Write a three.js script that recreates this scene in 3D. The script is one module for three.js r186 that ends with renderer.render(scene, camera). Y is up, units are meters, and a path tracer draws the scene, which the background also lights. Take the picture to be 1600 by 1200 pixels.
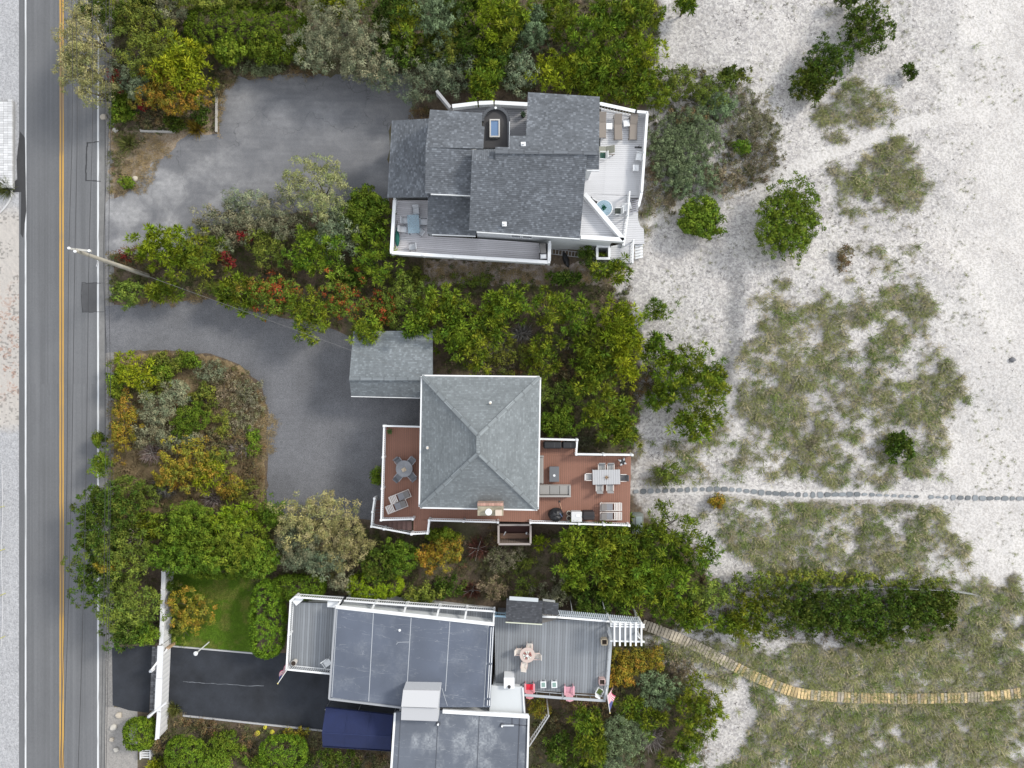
import * as THREE from 'three';
import { mergeGeometries } from 'three/addons/utils/BufferGeometryUtils.js';
import { RoundedBoxGeometry } from 'three/addons/geometries/RoundedBoxGeometry.js';

// ------------------------------------------------------------------ camera, sky, sun, exposure
const FOC = 1081, ALT = 60;                         // focal length in photo pixels, height of the drone in metres
const scene = new THREE.Scene();
const camera = new THREE.PerspectiveCamera(2 * Math.atan(600 / FOC) * 180 / Math.PI, 4 / 3, 0.5, 1500);
camera.position.set(0, ALT, 0); camera.up.set(0, 0, -1); camera.lookAt(0, 0, 0);
const SUN = new THREE.Vector3(0.7, 0.58, -0.38).normalize();
{
  const W = 256, Hh = 128, d = new Float32Array(W * Hh * 4), v = new THREE.Vector3();
  for (let j = 0; j < Hh; j++) for (let i = 0; i < W; i++) {
    const lat = ((j + 0.5) / Hh - 0.5) * Math.PI, lon = ((i + 0.5) / W - 0.5) * 2 * Math.PI;
    v.set(Math.cos(lat) * Math.cos(lon), Math.sin(lat), Math.cos(lat) * Math.sin(lon));
    const s = Math.max(0, v.dot(SUN)), y = Math.max(0, v.y);
    const L = 0.42 + 0.1 * y + 0.25 * s * s * s, k = (j * W + i) * 4;
    d[k] = L * 0.95; d[k + 1] = L; d[k + 2] = L * 1.08; d[k + 3] = 1;
  }
  const t = new THREE.DataTexture(d, W, Hh, THREE.RGBAFormat, THREE.FloatType);
  t.mapping = THREE.EquirectangularReflectionMapping; t.magFilter = t.minFilter = THREE.LinearFilter; t.needsUpdate = true;
  scene.background = t; scene.environment = t;
}
const sun = new THREE.DirectionalLight(new THREE.Color(1, 0.95, 0.86), 1.5);
sun.position.copy(SUN).multiplyScalar(90); sun.castShadow = true; sun.shadow.radius = 22;
Object.assign(sun.shadow.camera, { left: -60, right: 60, top: 60, bottom: -60, near: 1, far: 220 });
sun.shadow.mapSize.set(4096, 4096);
scene.add(sun);
const renderer = new THREE.WebGLRenderer({ antialias: true });
renderer.toneMapping = THREE.LinearToneMapping; renderer.toneMappingExposure = 2.05;
renderer.shadowMap.enabled = true;

// ------------------------------------------------------------------ numbers, noise, places
function rng(s) { return () => { s |= 0; s = s + 0x6D2B79F5 | 0; let t = Math.imul(s ^ s >>> 15, 1 | s); t = t + Math.imul(t ^ t >>> 7, 61 | t) ^ t; return ((t ^ t >>> 14) >>> 0) / 4294967296; }; }
const hash = (x, y) => { let h = Math.imul(x, 374761393) + Math.imul(y, 668265263) | 0; h = Math.imul(h ^ h >>> 13, 1274126177); return ((h ^ h >>> 16) >>> 0) / 4294967296; };
function vn(x, y) {
  const i = Math.floor(x), j = Math.floor(y); let u = x - i, v = y - j; u = u * u * (3 - 2 * u); v = v * v * (3 - 2 * v);
  const a = hash(i, j), b = hash(i + 1, j), c = hash(i, j + 1), d = hash(i + 1, j + 1);
  return a + (b - a) * u + (c - a) * v + (a - b - c + d) * u * v;
}
const fbm = (x, y, o = 4) => { let s = 0, a = 0.5, n = 0; for (let k = 0; k < o; k++) { s += a * vn(x, y); n += a; a *= 0.5; x = x * 2.03 + 17.1; y = y * 2.03 + 9.7; } return s / n; };
const ss = (a, b, x) => { const t = Math.min(1, Math.max(0, (x - a) / (b - a))); return t * t * (3 - 2 * t); };
const lerp = (a, b, t) => a + (b - a) * t;
const mix3 = (a, b, t) => [lerp(a[0], b[0], t), lerp(a[1], b[1], t), lerp(a[2], b[2], t)];
const V = (x, y, z) => new THREE.Vector3(x, y, z);
// survey: a point of the site from its plan reading (px, py) and its height above the road
const P = (px, py, h = 0) => V((px - 800) / FOC * (ALT - h), h, (py - 600) / FOC * (ALT - h));
const toPx = (x, z) => [800 + x * FOC / ALT, 600 + z * FOC / ALT];
function inside(px, py, poly) {
  let c = false;
  for (let i = 0, j = poly.length - 1; i < poly.length; j = i++) {
    const [xi, yi] = poly[i], [xj, yj] = poly[j];
    if ((yi > py) !== (yj > py) && px < (xj - xi) * (py - yi) / (yj - yi) + xi) c = !c;
  }
  return c;
}
const piecewise = (pts, t) => { for (let i = 1; i < pts.length; i++) if (t <= pts[i][0]) return lerp(pts[i - 1][1], pts[i][1], Math.max(0, (t - pts[i - 1][0]) / (pts[i][0] - pts[i - 1][0]))); return pts[pts.length - 1][1]; };
function gyPx(px, py) {                              // height of the dunes
  const w = ss(1010, 1150, px);
  if (w <= 0) return 0;
  const xs = (py < 530 ? 1156 : 1156 - (py - 530) * 0.35) + 22 * (fbm(py / 30 + 4, 7.7, 3) - 0.5);
  const scarp = 0.95 * ss(xs - 26, xs + 5, px) * ss(360, 430, py) * (1 - ss(560, 680, py));
  const hum = 0.75 * (fbm(px / 95 + 3, py / 95 + 8, 3) - 0.35) + 0.16 * (fbm(px / 22, py / 22 + 40, 2) - 0.5);
  return w * Math.max(-0.2, hum) * (1 - 0.4 * ss(1480, 1560, px)) + scarp;
}
const gy = (x, z) => gyPx(...toPx(x, z));
function G(px, py) { let h = 0; for (let k = 0; k < 3; k++) { const p = P(px, py, h); h = gy(p.x, p.z); } return P(px, py, h); }

// ------------------------------------------------------------------ objects
const taken = {};
function numbered(n) { const k = taken[n] = (taken[n] ?? -1) + 1; return k ? `${n}_${String(k).padStart(3, '0')}` : n; }
function mk(name, geo, mat, parent) { const m = new THREE.Mesh(geo, mat); m.name = parent ? name : numbered(name); m.castShadow = m.receiveShadow = true; (parent ?? scene).add(m); return m; }
function thing(name, label, category, pos, turn = 0, group) {
  const o = new THREE.Group(); o.name = numbered(name); scene.add(o);
  if (pos) o.position.copy(pos); o.rotation.y = turn; o.userData = { label, category };
  if (group) o.userData.group = group;
  return o;
}
function part(name, parent) { const o = new THREE.Group(); o.name = name; parent.add(o); return o; }
function struct(o, label, category) { o.userData = { kind: 'structure', label, category }; return o; }

// geometry
const box = (w, h, d, x = 0, y = 0, z = 0) => { const g = new THREE.BoxGeometry(w, h, d); g.translate(x, y + h / 2, z); return g; };
const rbox = (w, h, d, x = 0, y = 0, z = 0, r = 0.02) => { const g = new RoundedBoxGeometry(w, h, d, 2, Math.min(r, w / 2.1, h / 2.1, d / 2.1)); g.translate(x, y + h / 2, z); return g; };
const cyl = (r0, r1, h, x = 0, y = 0, z = 0, n = 16) => { const g = new THREE.CylinderGeometry(r1, r0, h, n); g.translate(x, y + h / 2, z); return g; };
function bar(a, b, w, h) {                           // a square bar between two points
  const d = b.clone().sub(a), g = new THREE.BoxGeometry(w, h, d.length()), m = new THREE.Matrix4();
  const up = Math.abs(d.y) > 0.99 * d.length() ? V(1, 0, 0) : V(0, 1, 0);
  m.lookAt(b, a, up); g.applyMatrix4(m); g.translate((a.x + b.x) / 2, (a.y + b.y) / 2, (a.z + b.z) / 2); return g;
}
function rod(a, b, r0, r1 = r0, n = 6) {
  const d = b.clone().sub(a), g = new THREE.CylinderGeometry(r1, r0, d.length(), n);
  g.applyQuaternion(new THREE.Quaternion().setFromUnitVectors(V(0, 1, 0), d.clone().normalize()));
  g.translate((a.x + b.x) / 2, (a.y + b.y) / 2, (a.z + b.z) / 2); return g;
}
const merge = (gs) => gs.length === 1 ? gs[0] : mergeGeometries(gs.map((g) => { const h = g.index ? g.toNonIndexed() : g; for (const k of Object.keys(h.attributes)) if (!['position', 'normal', 'uv'].includes(k)) h.deleteAttribute(k); return h; }));
// a flat polygon in space with thickness t below it; u runs along its first edge, v across, both in metres
function slab(pts, t, flip = 1) {
  const n = V(0, 0, 0);
  for (let i = 0; i < pts.length; i++) { const a = pts[i], b = pts[(i + 1) % pts.length]; n.x += (a.y - b.y) * (a.z + b.z); n.y += (a.z - b.z) * (a.x + b.x); n.z += (a.x - b.x) * (a.y + b.y); }
  n.normalize(); let q = pts;
  if (n.y < 0) { n.negate(); q = pts.slice().reverse(); }
  const u = pts[1].clone().sub(pts[0]).normalize(), v = n.clone().cross(u), o = pts[0];
  const uv = q.map((p) => { const d = p.clone().sub(o); return new THREE.Vector2(d.dot(u), d.dot(v)); });
  const tri = THREE.ShapeUtils.triangulateShape(uv, []);
  const pos = [], nor = [], uvs = [];
  const put = (p, m, w) => { pos.push(p.x, p.y, p.z); nor.push(m.x, m.y, m.z); uvs.push(w.x, w.y); };
  const low = q.map((p) => p.clone().addScaledVector(n, -t)), dn = n.clone().negate();
  for (const [a, b, c] of tri) {
    const e = q[b].clone().sub(q[a]).cross(q[c].clone().sub(q[a])).dot(n) > 0 ? [a, b, c] : [a, c, b];
    for (const k of e) put(q[k], n, uv[k]);
    if (t > 0) for (const k of e.slice().reverse()) put(low[k], dn, uv[k]);
  }
  if (t > 0) for (let i = 0; i < q.length; i++) {
    const j = (i + 1) % q.length, m = q[j].clone().sub(q[i]).cross(n).normalize(), L = q[j].distanceTo(q[i]);
    const A = new THREE.Vector2(0, 0), B = new THREE.Vector2(L, 0), C = new THREE.Vector2(L, t), D = new THREE.Vector2(0, t);
    for (const [p, w] of [[q[i], A], [low[i], D], [low[j], C], [q[i], A], [low[j], C], [q[j], B]]) put(p, m, w);
  }
  const g = new THREE.BufferGeometry();
  g.setAttribute('position', new THREE.Float32BufferAttribute(pos, 3)); g.setAttribute('normal', new THREE.Float32BufferAttribute(nor, 3)); g.setAttribute('uv', new THREE.Float32BufferAttribute(uvs, 2));
  return g;
}
const pxs = (poly, h) => poly.map(([x, y, hh]) => P(x, y, hh ?? h));
const flat = (poly, h, t) => slab(pxs(poly, h), t);
const inset = (pts, k) => { const c = pts.reduce((s, p) => s.add(p), V(0, 0, 0)).multiplyScalar(1 / pts.length); return pts.map((p) => { const d = c.clone().sub(p).setY(0); const L = d.length(); return p.clone().addScaledVector(d, k / L); }); };
function prism(pts, y0, y1) { return slab(pts.map((p) => V(p.x, y1, p.z)), y1 - y0); }

// ------------------------------------------------------------------ textures
const enc = (c) => Math.round(255 * (c <= 0.0031308 ? 12.92 * c : 1.055 * Math.pow(Math.min(1, c), 1 / 2.4) - 0.055));
function tex(w, h, fn, metres, color = true) {
  const d = new Uint8Array(w * h * 4);
  for (let j = 0; j < h; j++) for (let i = 0; i < w; i++) {
    const c = fn(i, j, i / w, j / h), k = (j * w + i) * 4;
    if (color) { d[k] = enc(Math.max(0, c[0])); d[k + 1] = enc(Math.max(0, c[1])); d[k + 2] = enc(Math.max(0, c[2])); } else d[k] = d[k + 1] = d[k + 2] = Math.round(255 * Math.min(1, Math.max(0, c)));
    d[k + 3] = 255;
  }
  const t = new THREE.DataTexture(d, w, h, THREE.RGBAFormat); t.wrapS = t.wrapT = THREE.RepeatWrapping; t.magFilter = THREE.LinearFilter; t.minFilter = THREE.LinearMipmapLinearFilter; t.generateMipmaps = true;
  if (color) t.colorSpace = THREE.SRGBColorSpace;
  if (metres) t.repeat.set(1 / metres, 1 / metres); t.needsUpdate = true; return t;
}
const std = (c, r = 0.8, extra = {}) => { const m = new THREE.MeshStandardMaterial({ roughness: r, ...extra }); if (c) m.color.setRGB(...c); return m; };
function shingles(base, spread, seed) {              // one course is 0.18 m, a tab about 0.3 m
  const N = 1024, M = 6, rows = 42, cols = 32;
  const map = tex(N, N, (i, j, u, v) => {
    const r = Math.floor(v * rows), off = hash(r, seed) * 3, x = u * cols + off, c = Math.floor(x);
    let k = hash(((c % cols) + cols) % cols + r * 57, seed + 5); k = k > 0.84 ? 1 + spread * 1.5 * (k - 0.5) * 2 : 1 + spread * (k - 0.5) * 1.3;
    const g = 0.86 + 0.28 * hash(i * 3 + seed, j * 7), fr = v * rows - r, gap = fr < 0.12 || x - c < 0.04 ? 0.72 : 1;
    const st = 0.8 + 0.4 * fbm(u * 6, v * 9 + seed, 4);
    return base.map((b) => b * k * g * gap * st);
  }, M);
  const bump = tex(512, 512, (i, j, u, v) => { const r = Math.floor(v * rows); return 1 - (v * rows - r) * 0.7 + 0.15 * hash(i, j); }, M, false);
  return new THREE.MeshStandardMaterial({ map, bumpMap: bump, bumpScale: 0.02, roughness: 0.92 });
}
const M = {};
M.shingleTop = shingles([0.115, 0.125, 0.14], 0.36, 3);
M.shingleMid = shingles([0.172, 0.19, 0.198], 0.16, 11);
M.shingleGarage = shingles([0.165, 0.183, 0.195], 0.22, 23);
M.shingleShed = shingles([0.055, 0.058, 0.066], 0.3, 31);
M.white = std([0.72, 0.73, 0.74], 0.5);
M.whiteSiding = new THREE.MeshStandardMaterial({ roughness: 0.65, map: tex(64, 256, (i, j, u, v) => { const k = (v * 10) % 1; const c = 0.62 * (k < 0.1 ? 0.7 : 1) * (0.97 + 0.06 * hash(j >> 2, 4)); return [c * 0.97, c, c * 1.02]; }, 1.6) });
M.greySiding = new THREE.MeshStandardMaterial({ roughness: 0.8, map: tex(256, 256, (i, j, u, v) => { const r = Math.floor(v * 10), k = (v * 10) % 1; const c = 0.26 * (k < 0.1 ? 0.6 : 1) * (0.8 + 0.4 * hash(Math.floor(u * 14 + r * 0.5), r)); return [c, c * 1.02, c * 1.03]; }, 1.8) });
M.glass = std([0.03, 0.045, 0.06], 0.06, { metalness: 0 });
M.dark = std([0.02, 0.02, 0.022], 0.6);
M.black = std([0.012, 0.012, 0.014], 0.5);
M.steel = std([0.45, 0.45, 0.46], 0.35, { metalness: 0.7 });
M.joist = std([0.05, 0.045, 0.04], 0.9);
function woodTex(base, seed, M2 = 3) { return tex(256, 256, (i, j, u, v) => { const g = 0.82 + 0.3 * fbm(u * 3, v * 40 + seed, 3) + 0.08 * (hash(i, j + seed) - 0.5); return base.map((b) => b * g); }, M2); }
const woods = (base, seed, n = 4, amp = 0.16) => { const map = woodTex([1, 1, 1].map(() => 0.9), seed); const r = rng(seed); return Array.from({ length: n }, () => { const k = 1 - amp / 2 + amp * r(); const m = new THREE.MeshStandardMaterial({ map, roughness: 0.8 }); m.color.setRGB(base[0] * k, base[1] * k, base[2] * k); return m; }); };
M.deckTop = woods([0.62, 0.62, 0.64], 41, 4, 0.08);
M.deckTopSouth = woods([0.62, 0.6, 0.62], 44, 4, 0.14);
M.deckBrown = woods([0.27, 0.132, 0.092], 42, 4, 0.14);
M.deckGrey = woods([0.22, 0.235, 0.255], 43, 4, 0.26);
M.plankTan = [...woods([0.58, 0.43, 0.22], 45, 3, 0.5), ...woods([0.46, 0.4, 0.31], 46, 3, 0.45)];
M.teak = std([0.3, 0.27, 0.24], 0.8); M.taupe = std([0.23, 0.2, 0.175], 0.9); M.greyCloth = std([0.2, 0.2, 0.215], 0.95);
M.brick = std([0.36, 0.2, 0.15], 0.9); M.mortarCap = std([0.42, 0.37, 0.3], 0.9);

// ------------------------------------------------------------------ ground
const BOUND = [[0, 1028], [100, 1016], [170, 1008], [330, 1004], [415, 980], [450, 955], [480, 985], [560, 1000], [640, 995], [700, 990], [760, 984], [800, 1000], [860, 1085], [900, 1110], [940, 1130], [1000, 1010], [1050, 1060], [1100, 1110], [1150, 1085], [1200, 1060]];
// dune grass: [outline, fill 0..1]
const GRASS = [
  [[[1290, 150], [1330, 130], [1400, 135], [1415, 190], [1350, 218], [1300, 230], [1280, 200]], 0.6],
  [[[1300, 262], [1350, 235], [1410, 215], [1420, 240], [1440, 290], [1438, 330], [1330, 335], [1300, 300]], 0.75],
  [[[1315, 330], [1440, 325], [1430, 370], [1420, 450], [1310, 450], [1320, 390]], 0.42],
  [[[1160, 462], [1250, 455], [1330, 460], [1425, 458], [1450, 520], [1480, 590], [1510, 600], [1495, 640], [1470, 650], [1500, 680], [1470, 750], [1360, 762], [1250, 755], [1160, 745], [1140, 650], [1150, 560], [1165, 520]], 0.66],
  [[[1120, 778], [1250, 775], [1380, 782], [1480, 790], [1508, 830], [1500, 895], [1330, 900], [1200, 890], [1140, 860], [1100, 810]], 0.7],
  [[[1020, 990], [1120, 1000], [1200, 1000], [1330, 1010], [1500, 985], [1500, 915], [1560, 910], [1605, 920], [1605, 1160], [1560, 1205], [1130, 1205], [1200, 1120], [1150, 1060], [1060, 1030]], 0.86],
  [[[1210, 1060], [1330, 1100], [1605, 1095], [1605, 1205], [1200, 1205], [1190, 1130]], 0.85],
  [[[1440, 905], [1605, 905], [1605, 1000], [1440, 1000]], 0.55],
  [[[1110, 1090], [1190, 1100], [1180, 1205], [1080, 1205]], 0.3],
  [[[985, 690], [1070, 680], [1160, 620], [1160, 745], [1090, 758], [990, 760]], 0.55],
  [[[985, 775], [1020, 775], [1020, 800], [985, 800]], 0.4],
  [[[1180, 20], [1280, 0], [1460, 0], [1600, 0], [1600, 60], [1480, 100], [1400, 60], [1300, 30]], 0.12],
  [[[1000, 400], [1030, 420], [1030, 455], [995, 450]], 0.25], [[[1005, 300], [1040, 310], [1030, 375], [1003, 375]], 0.5],
];
function grassAt(px, py) {
  let d = 0;
  const wx = px + 70 * (fbm(px / 26, py / 26 + 70, 3) - 0.5), wy = py + 60 * (fbm(px / 26 + 50, py / 26, 3) - 0.5);
  for (const [poly, k] of GRASS) if (k > d && inside(wx, wy, poly)) d = k;
  if (d <= 0) return 0;
  // clear strips: the foot paths
  const n = 0.5 + 1.5 * (0.55 * fbm(px / 34 + 5, py / 26 + 20, 2) + 0.45 * fbm(px / 11, py / 10 + 90, 2) - 0.5);
  return ss(0.92 - d - 0.2, 0.92 - d + 0.62, n + 0.02) ** 1.5;
}
const PATHTOP = [[1000, 348], [1040, 335], [1100, 308], [1160, 294], [1215, 280], [1255, 258], [1310, 236], [1370, 215], [1420, 195], [1480, 185], [1620, 180]];
const PATHMID = [[985, 768], [1130, 764], [1260, 772], [1390, 773], [1620, 780]];
const nearLine = (px, py, line) => { let b = 1e9; for (let i = 1; i < line.length; i++) { const [x0, y0] = line[i - 1], [x1, y1] = line[i]; const dx = x1 - x0, dy = y1 - y0, t = Math.min(1, Math.max(0, ((px - x0) * dx + (py - y0) * dy) / (dx * dx + dy * dy))); b = Math.min(b, Math.hypot(px - x0 - dx * t, py - y0 - dy * t)); } return b; };
const ISLAND = [[172, 560], [260, 550], [330, 555], [375, 572], [402, 600], [415, 645], [413, 785], [440, 800], [440, 880], [172, 880]];
const STRAW = [[660, 405], [880, 415], [985, 400], [985, 445], [660, 445]];
function groundColour(px, py) {
  const f1 = fbm(px / 40, py / 40 + 3, 3), f2 = fbm(px / 7 + 11, py / 7, 3), f3 = hash(Math.round(px * 2), Math.round(py * 2)), n8 = fbm(px / 14 + 30, py / 14, 3);
  const sp = vn(px / 1.9, py / 1.6), sp2 = vn(px / 3.1 + 9, py / 2.4 + 4);
  if (px < 36) {                                    // verge beyond the road
    const sand = ss(318, 345, py + 20 * (f1 - 0.5)) * (1 - ss(660, 680, py + 14 * (f2 - 0.5)));
    const g = 0.25 + 0.2 * f3 + 0.1 * (sp - 0.5) + 0.06 * (f1 - 0.5); let c = [g, g, g * 1.03];
    const red = ss(0.52, 0.62, f2) * ss(400, 520, py) * (1 - ss(600, 640, py)) * (sp > 0.55 ? 0.7 : 0.15);
    let s = mix3([0.43, 0.4, 0.37], [0.3, 0.17, 0.12], red); s = s.map((v) => v * (0.86 + 0.16 * f2 + 0.12 * f3));
    if (sp2 > 0.72 && f1 > 0.45) s = s.map((v) => v * 0.62);
    return mix3(c, s, sand);
  }
  const b = piecewise(BOUND, py) + 44 * (n8 - 0.5);
  const sandy = ss(b - 12, b + 12, px);
  // leaf litter and soil
  const lit = 0.5 + 0.9 * f2;
  let soil = mix3([0.07, 0.05, 0.036], [0.16, 0.12, 0.08], f2 * 0.75 + 0.25 * sp).map((v) => v * (0.7 + 0.5 * f3));
  soil = mix3(soil, [0.075, 0.085, 0.035], 0.5 * ss(0.45, 0.7, f1));
  if (inside(px + 12 * (n8 - 0.5), py + 14 * (f2 - 0.5), STRAW)) soil = mix3([0.24, 0.185, 0.155], [0.46, 0.4, 0.36], sp * 0.6 + 0.4 * f2).map((v) => v * (0.75 + 0.35 * f3));
  if (inside(px + 10 * (n8 - 0.5), py + 10 * (f2 - 0.5), ISLAND)) soil = mix3([0.17, 0.115, 0.06], [0.25, 0.19, 0.1], sp).map((v) => v * (0.7 + 0.5 * f3));
  if (px < 215 && py > 1105) soil = mix3([0.2, 0.19, 0.18], [0.34, 0.32, 0.3], f3 * 0.7 + 0.3 * sp);
  else if (px < 178) soil = mix3([0.13, 0.125, 0.12], [0.26, 0.25, 0.24], f3 * 0.6 + 0.4 * sp);
  if (inside(px + 22 * (n8 - 0.5), py + 22 * (f2 - 0.5), [[172, 205], [235, 200], [345, 110], [378, 110], [345, 210], [270, 250], [240, 300], [172, 305]])) soil = mix3([0.2, 0.14, 0.085], [0.28, 0.23, 0.17], sp).map((v) => v * (0.75 + 0.45 * f3));
  // sand with scraps of grass, twig and shell
  const open = ss(1430, 1530, px + 60 * (f1 - 0.5)) * (1 - 0.6 * (py < 480 ? 1 : 0) * (1 - f1));
  let s = [0.535, 0.512, 0.492].map((v) => v * (0.86 + 0.16 * f1 + 0.12 * f2 + 0.1 * (f3 - 0.5)));
  const onPath = Math.min(nearLine(px, py, PATHTOP), nearLine(px, py, PATHMID) + 4) < 9 + 4 * n8;
  const scrap = onPath ? 0.0 : lerp(0.72, 0.08, open);
  if (sp * 0.6 + sp2 * 0.4 + 0.3 * (n8 - 0.5) > 0.76 - 0.3 * scrap) s = mix3(s, [0.21, 0.195, 0.195], (0.3 + 0.5 * scrap) * (0.4 + 1.0 * f3));
  const gr = onPath ? 0 : grassAt(px, py);
  if (gr > 0) s = mix3(s, mix3([0.13, 0.108, 0.095], [0.27, 0.235, 0.19], sp2), gr * (0.6 + 0.6 * (sp - 0.5)));
  return mix3(soil, s, sandy * (0.75 + 0.25 * (sp > 0.4 ? 1 : 0)));
}
{
  const EX = 100, EZ = 75, TW = 2048, TH = 1536;
  const map = tex(TW, TH, (i, j) => groundColour(...toPx(((i + 0.5) / TW - 0.5) * EX, ((j + 0.5) / TH - 0.5) * EZ)));
  map.wrapS = map.wrapT = THREE.MirroredRepeatWrapping;
  const N = 512, bump = tex(N, N, (i, j) => { const w = (k, o) => { const x = i / N * k, y = j / N * k; const m = (p, q) => hash(((p % k) + k) % k + o, ((q % k) + k) % k + o * 3); const a = Math.floor(x), b = Math.floor(y); let u = x - a, v = y - b; u = u * u * (3 - 2 * u); v = v * v * (3 - 2 * v); return lerp(lerp(m(a, b), m(a + 1, b), u), lerp(m(a, b + 1), m(a + 1, b + 1), u), v); }; const dim = (k, o, R) => { const x = i / N * k, y = j / N * k, a = Math.floor(x), b = Math.floor(y); let m = 0; for (let p = -1; p < 2; p++) for (let q = -1; q < 2; q++) { const A = ((a + p) % k + k) % k, B = ((b + q) % k + k) % k, e = Math.hypot(x - a - p - hash(A + o, B), (y - b - q - hash(A, B + o)) * 0.8); m = Math.max(m, 1 - ss(0, R, e)); } return m; }; return 0.5 + 0.4 * (w(14, 1) - 0.5) + 0.2 * (w(48, 5) - 0.5) - 0.38 * dim(21, 3, 0.55) + 0.12 * w(100, 9); }, null, false);
  bump.repeat.set(EX / 8.3, EZ / 8.3);
  const axis = (half, step) => { const a = []; for (let x = -half; x <= half + 1e-6; x += step) a.push(x); const far = [half + 6, half + 20, half + 60, half + 180, half + 500]; return [...far.slice().reverse().map((x) => -x), ...a, ...far]; };
  const xs = axis(50, 0.4), zs = axis(38, 0.4), pos = [], uv = [], idx = [];
  for (const z of zs) for (const x of xs) { pos.push(x, gy(x, z), z); uv.push(x / EX + 0.5, z / EZ + 0.5); }
  for (let j = 0; j < zs.length - 1; j++) for (let i = 0; i < xs.length - 1; i++) { const a = j * xs.length + i, b = a + xs.length; idx.push(a, b, a + 1, b, b + 1, a + 1); }
  const g = new THREE.BufferGeometry(); g.setAttribute('position', new THREE.Float32BufferAttribute(pos, 3)); g.setAttribute('uv', new THREE.Float32BufferAttribute(uv, 2)); g.setIndex(idx); g.computeVertexNormals();
  struct(mk('ground', g, new THREE.MeshStandardMaterial({ map, bumpMap: bump, bumpScale: 0.048, roughness: 0.95 })), 'pale dune sand and brown soil of the building plots', 'ground');
}
console.log('ground done');

// ------------------------------------------------------------------ road and drives
const strip = (x0, x1, y, z0, z1) => slab([V(x0, y, z0), V(x0, y, z1), V(x1, y, z1), V(x1, y, z0)], 0);
const RX = (px) => (px - 800) / FOC * ALT;
const mirrored = (t) => { t.wrapS = t.wrapT = THREE.MirroredRepeatWrapping; return t; };
const asphalt = (base, seed, grain = 0.35, M2 = 12, patch = 0.3) => mirrored(tex(1024, 1024, (i, j, u, v) => { const g = 1 - grain / 2 + grain * hash(i + seed, j), p = 1 - patch / 2 + patch * fbm(u * 7, v * 7 + seed, 4), q = 0.94 + 0.12 * vn(u * 60, v * 60); return base.map((b) => b * g * p * q); }, M2));
{
  const map = tex(512, 2048, (i, j, u, v) => {       // 7.4 m across, 60 m along
    const x = u * 7.4, g = 0.8 + 0.4 * hash(i, j), streak = 0.9 + 0.2 * vn(u * 60, v * 5), p = 0.92 + 0.16 * fbm(u * 4, v * 24, 4);
    const worn = 0.055 * (Math.exp(-(((x - 1.35) / 0.35) ** 2)) + Math.exp(-(((x - 2.85) / 0.35) ** 2)) + Math.exp(-(((x - 4.75) / 0.35) ** 2)) + Math.exp(-(((x - 6.2) / 0.35) ** 2)));
    const b = 0.122 * g * streak * p * (1 + worn * 2) * (u > 0.5 ? 1.08 : 1);
    return [b * 0.98, b, b * 1.05];
  });
  map.repeat.set(1 / (RX(164) - RX(30)), 1 / 60);
  const g = slab([V(RX(30), 0.02, 300), V(RX(164), 0.02, 300), V(RX(164), 0.02, -300), V(RX(30), 0.02, -300)], 0.02);
  const road = struct(mk('road', g, new THREE.MeshStandardMaterial({ map, roughness: 0.9 })), 'grey two lane asphalt road running past the plots', 'road');
  const worn = (base, seed) => new THREE.MeshStandardMaterial({ roughness: 0.7, map: tex(64, 2048, (i, j, u, v) => { const k = 0.82 + 0.3 * fbm(u * 4, v * 300 + seed, 3); return mix3(base, [0.13, 0.13, 0.135], hash(i + seed, j) > 0.93 || fbm(u * 5 + seed, v * 160, 3) > 0.68 ? 0.6 : 0.05).map((c) => c * k); }, 40) });
  const white = worn([0.62, 0.63, 0.64], 2), yellow = worn([0.52, 0.3, 0.06], 8), brown = worn([0.2, 0.13, 0.07], 5);
  for (const [a, b, m, n, y] of [[39, 41.6, white, 'edge_line', 0.024], [152, 155, white, 'edge_line', 0.024], [93.2, 95.5, yellow, 'centre_line', 0.028], [97.7, 100, yellow, 'centre_line', 0.028], [95.5, 97.7, brown, 'centre_joint', 0.024]]) mk(n, strip(RX(a), RX(b), y, -300, 300), m, road);
  // sealed trench outlines
  const tar = std([0.03, 0.03, 0.033], 0.7), patch = new THREE.MeshStandardMaterial({ map: asphalt([0.075, 0.076, 0.08], 3), roughness: 0.9 });
  const wob = (pts, w, seed) => { const r = rng(seed), out = []; for (let i = 1; i < pts.length; i++) { const a = pts[i - 1], b = pts[i], n = Math.ceil(a.distanceTo(b) / 0.35); for (let k = 0; k < n; k++) { const p = a.clone().lerp(b, k / n), q = a.clone().lerp(b, (k + 1) / n), d = q.clone().sub(p).normalize(), s = V(-d.z, 0, d.x), e = () => (r() - 0.5) * 0.07; const o = e(), w0 = w * (0.7 + 0.7 * r()); out.push(slab([p.clone().addScaledVector(s, o - w0).addScaledVector(d, -0.03), q.clone().addScaledVector(s, o - w0).addScaledVector(d, 0.03), q.clone().addScaledVector(s, o + w0).addScaledVector(d, 0.03), p.clone().addScaledVector(s, o + w0).addScaledVector(d, -0.03)].map((v, z) => v.setY(0.0245 + (k % 2) * 0.002)), 0)); } } return merge(out); };
  mk('sealed_joint', wob(pxs([[154, 222], [136, 223], [134, 282], [157, 283]], 0.02), 0.045, 4), tar, road);
  mk('patch', flat([[128, 443], [151, 442], [151, 487], [128, 488]], 0.0235, 0), patch, road);
  mk('sealed_joint', wob(pxs([[163, 442], [128, 442], [127, 460], [129, 488], [162, 487]], 0.02), 0.022, 9), tar, road);
  // dark tar apron at the far verge
  const ap = mk('verge_patch', slab(pxs([[26, 250], [31, 205], [39, 215], [41, 330], [36, 372], [32, 365], [33, 300], [20, 300], [19, 286], [27, 280]], 0.031), 0), new THREE.MeshStandardMaterial({ map: asphalt([0.04, 0.04, 0.042], 17), roughness: 0.9 }));
  struct(ap, 'dark tar patch at the far edge of the road', 'patch');
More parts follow.
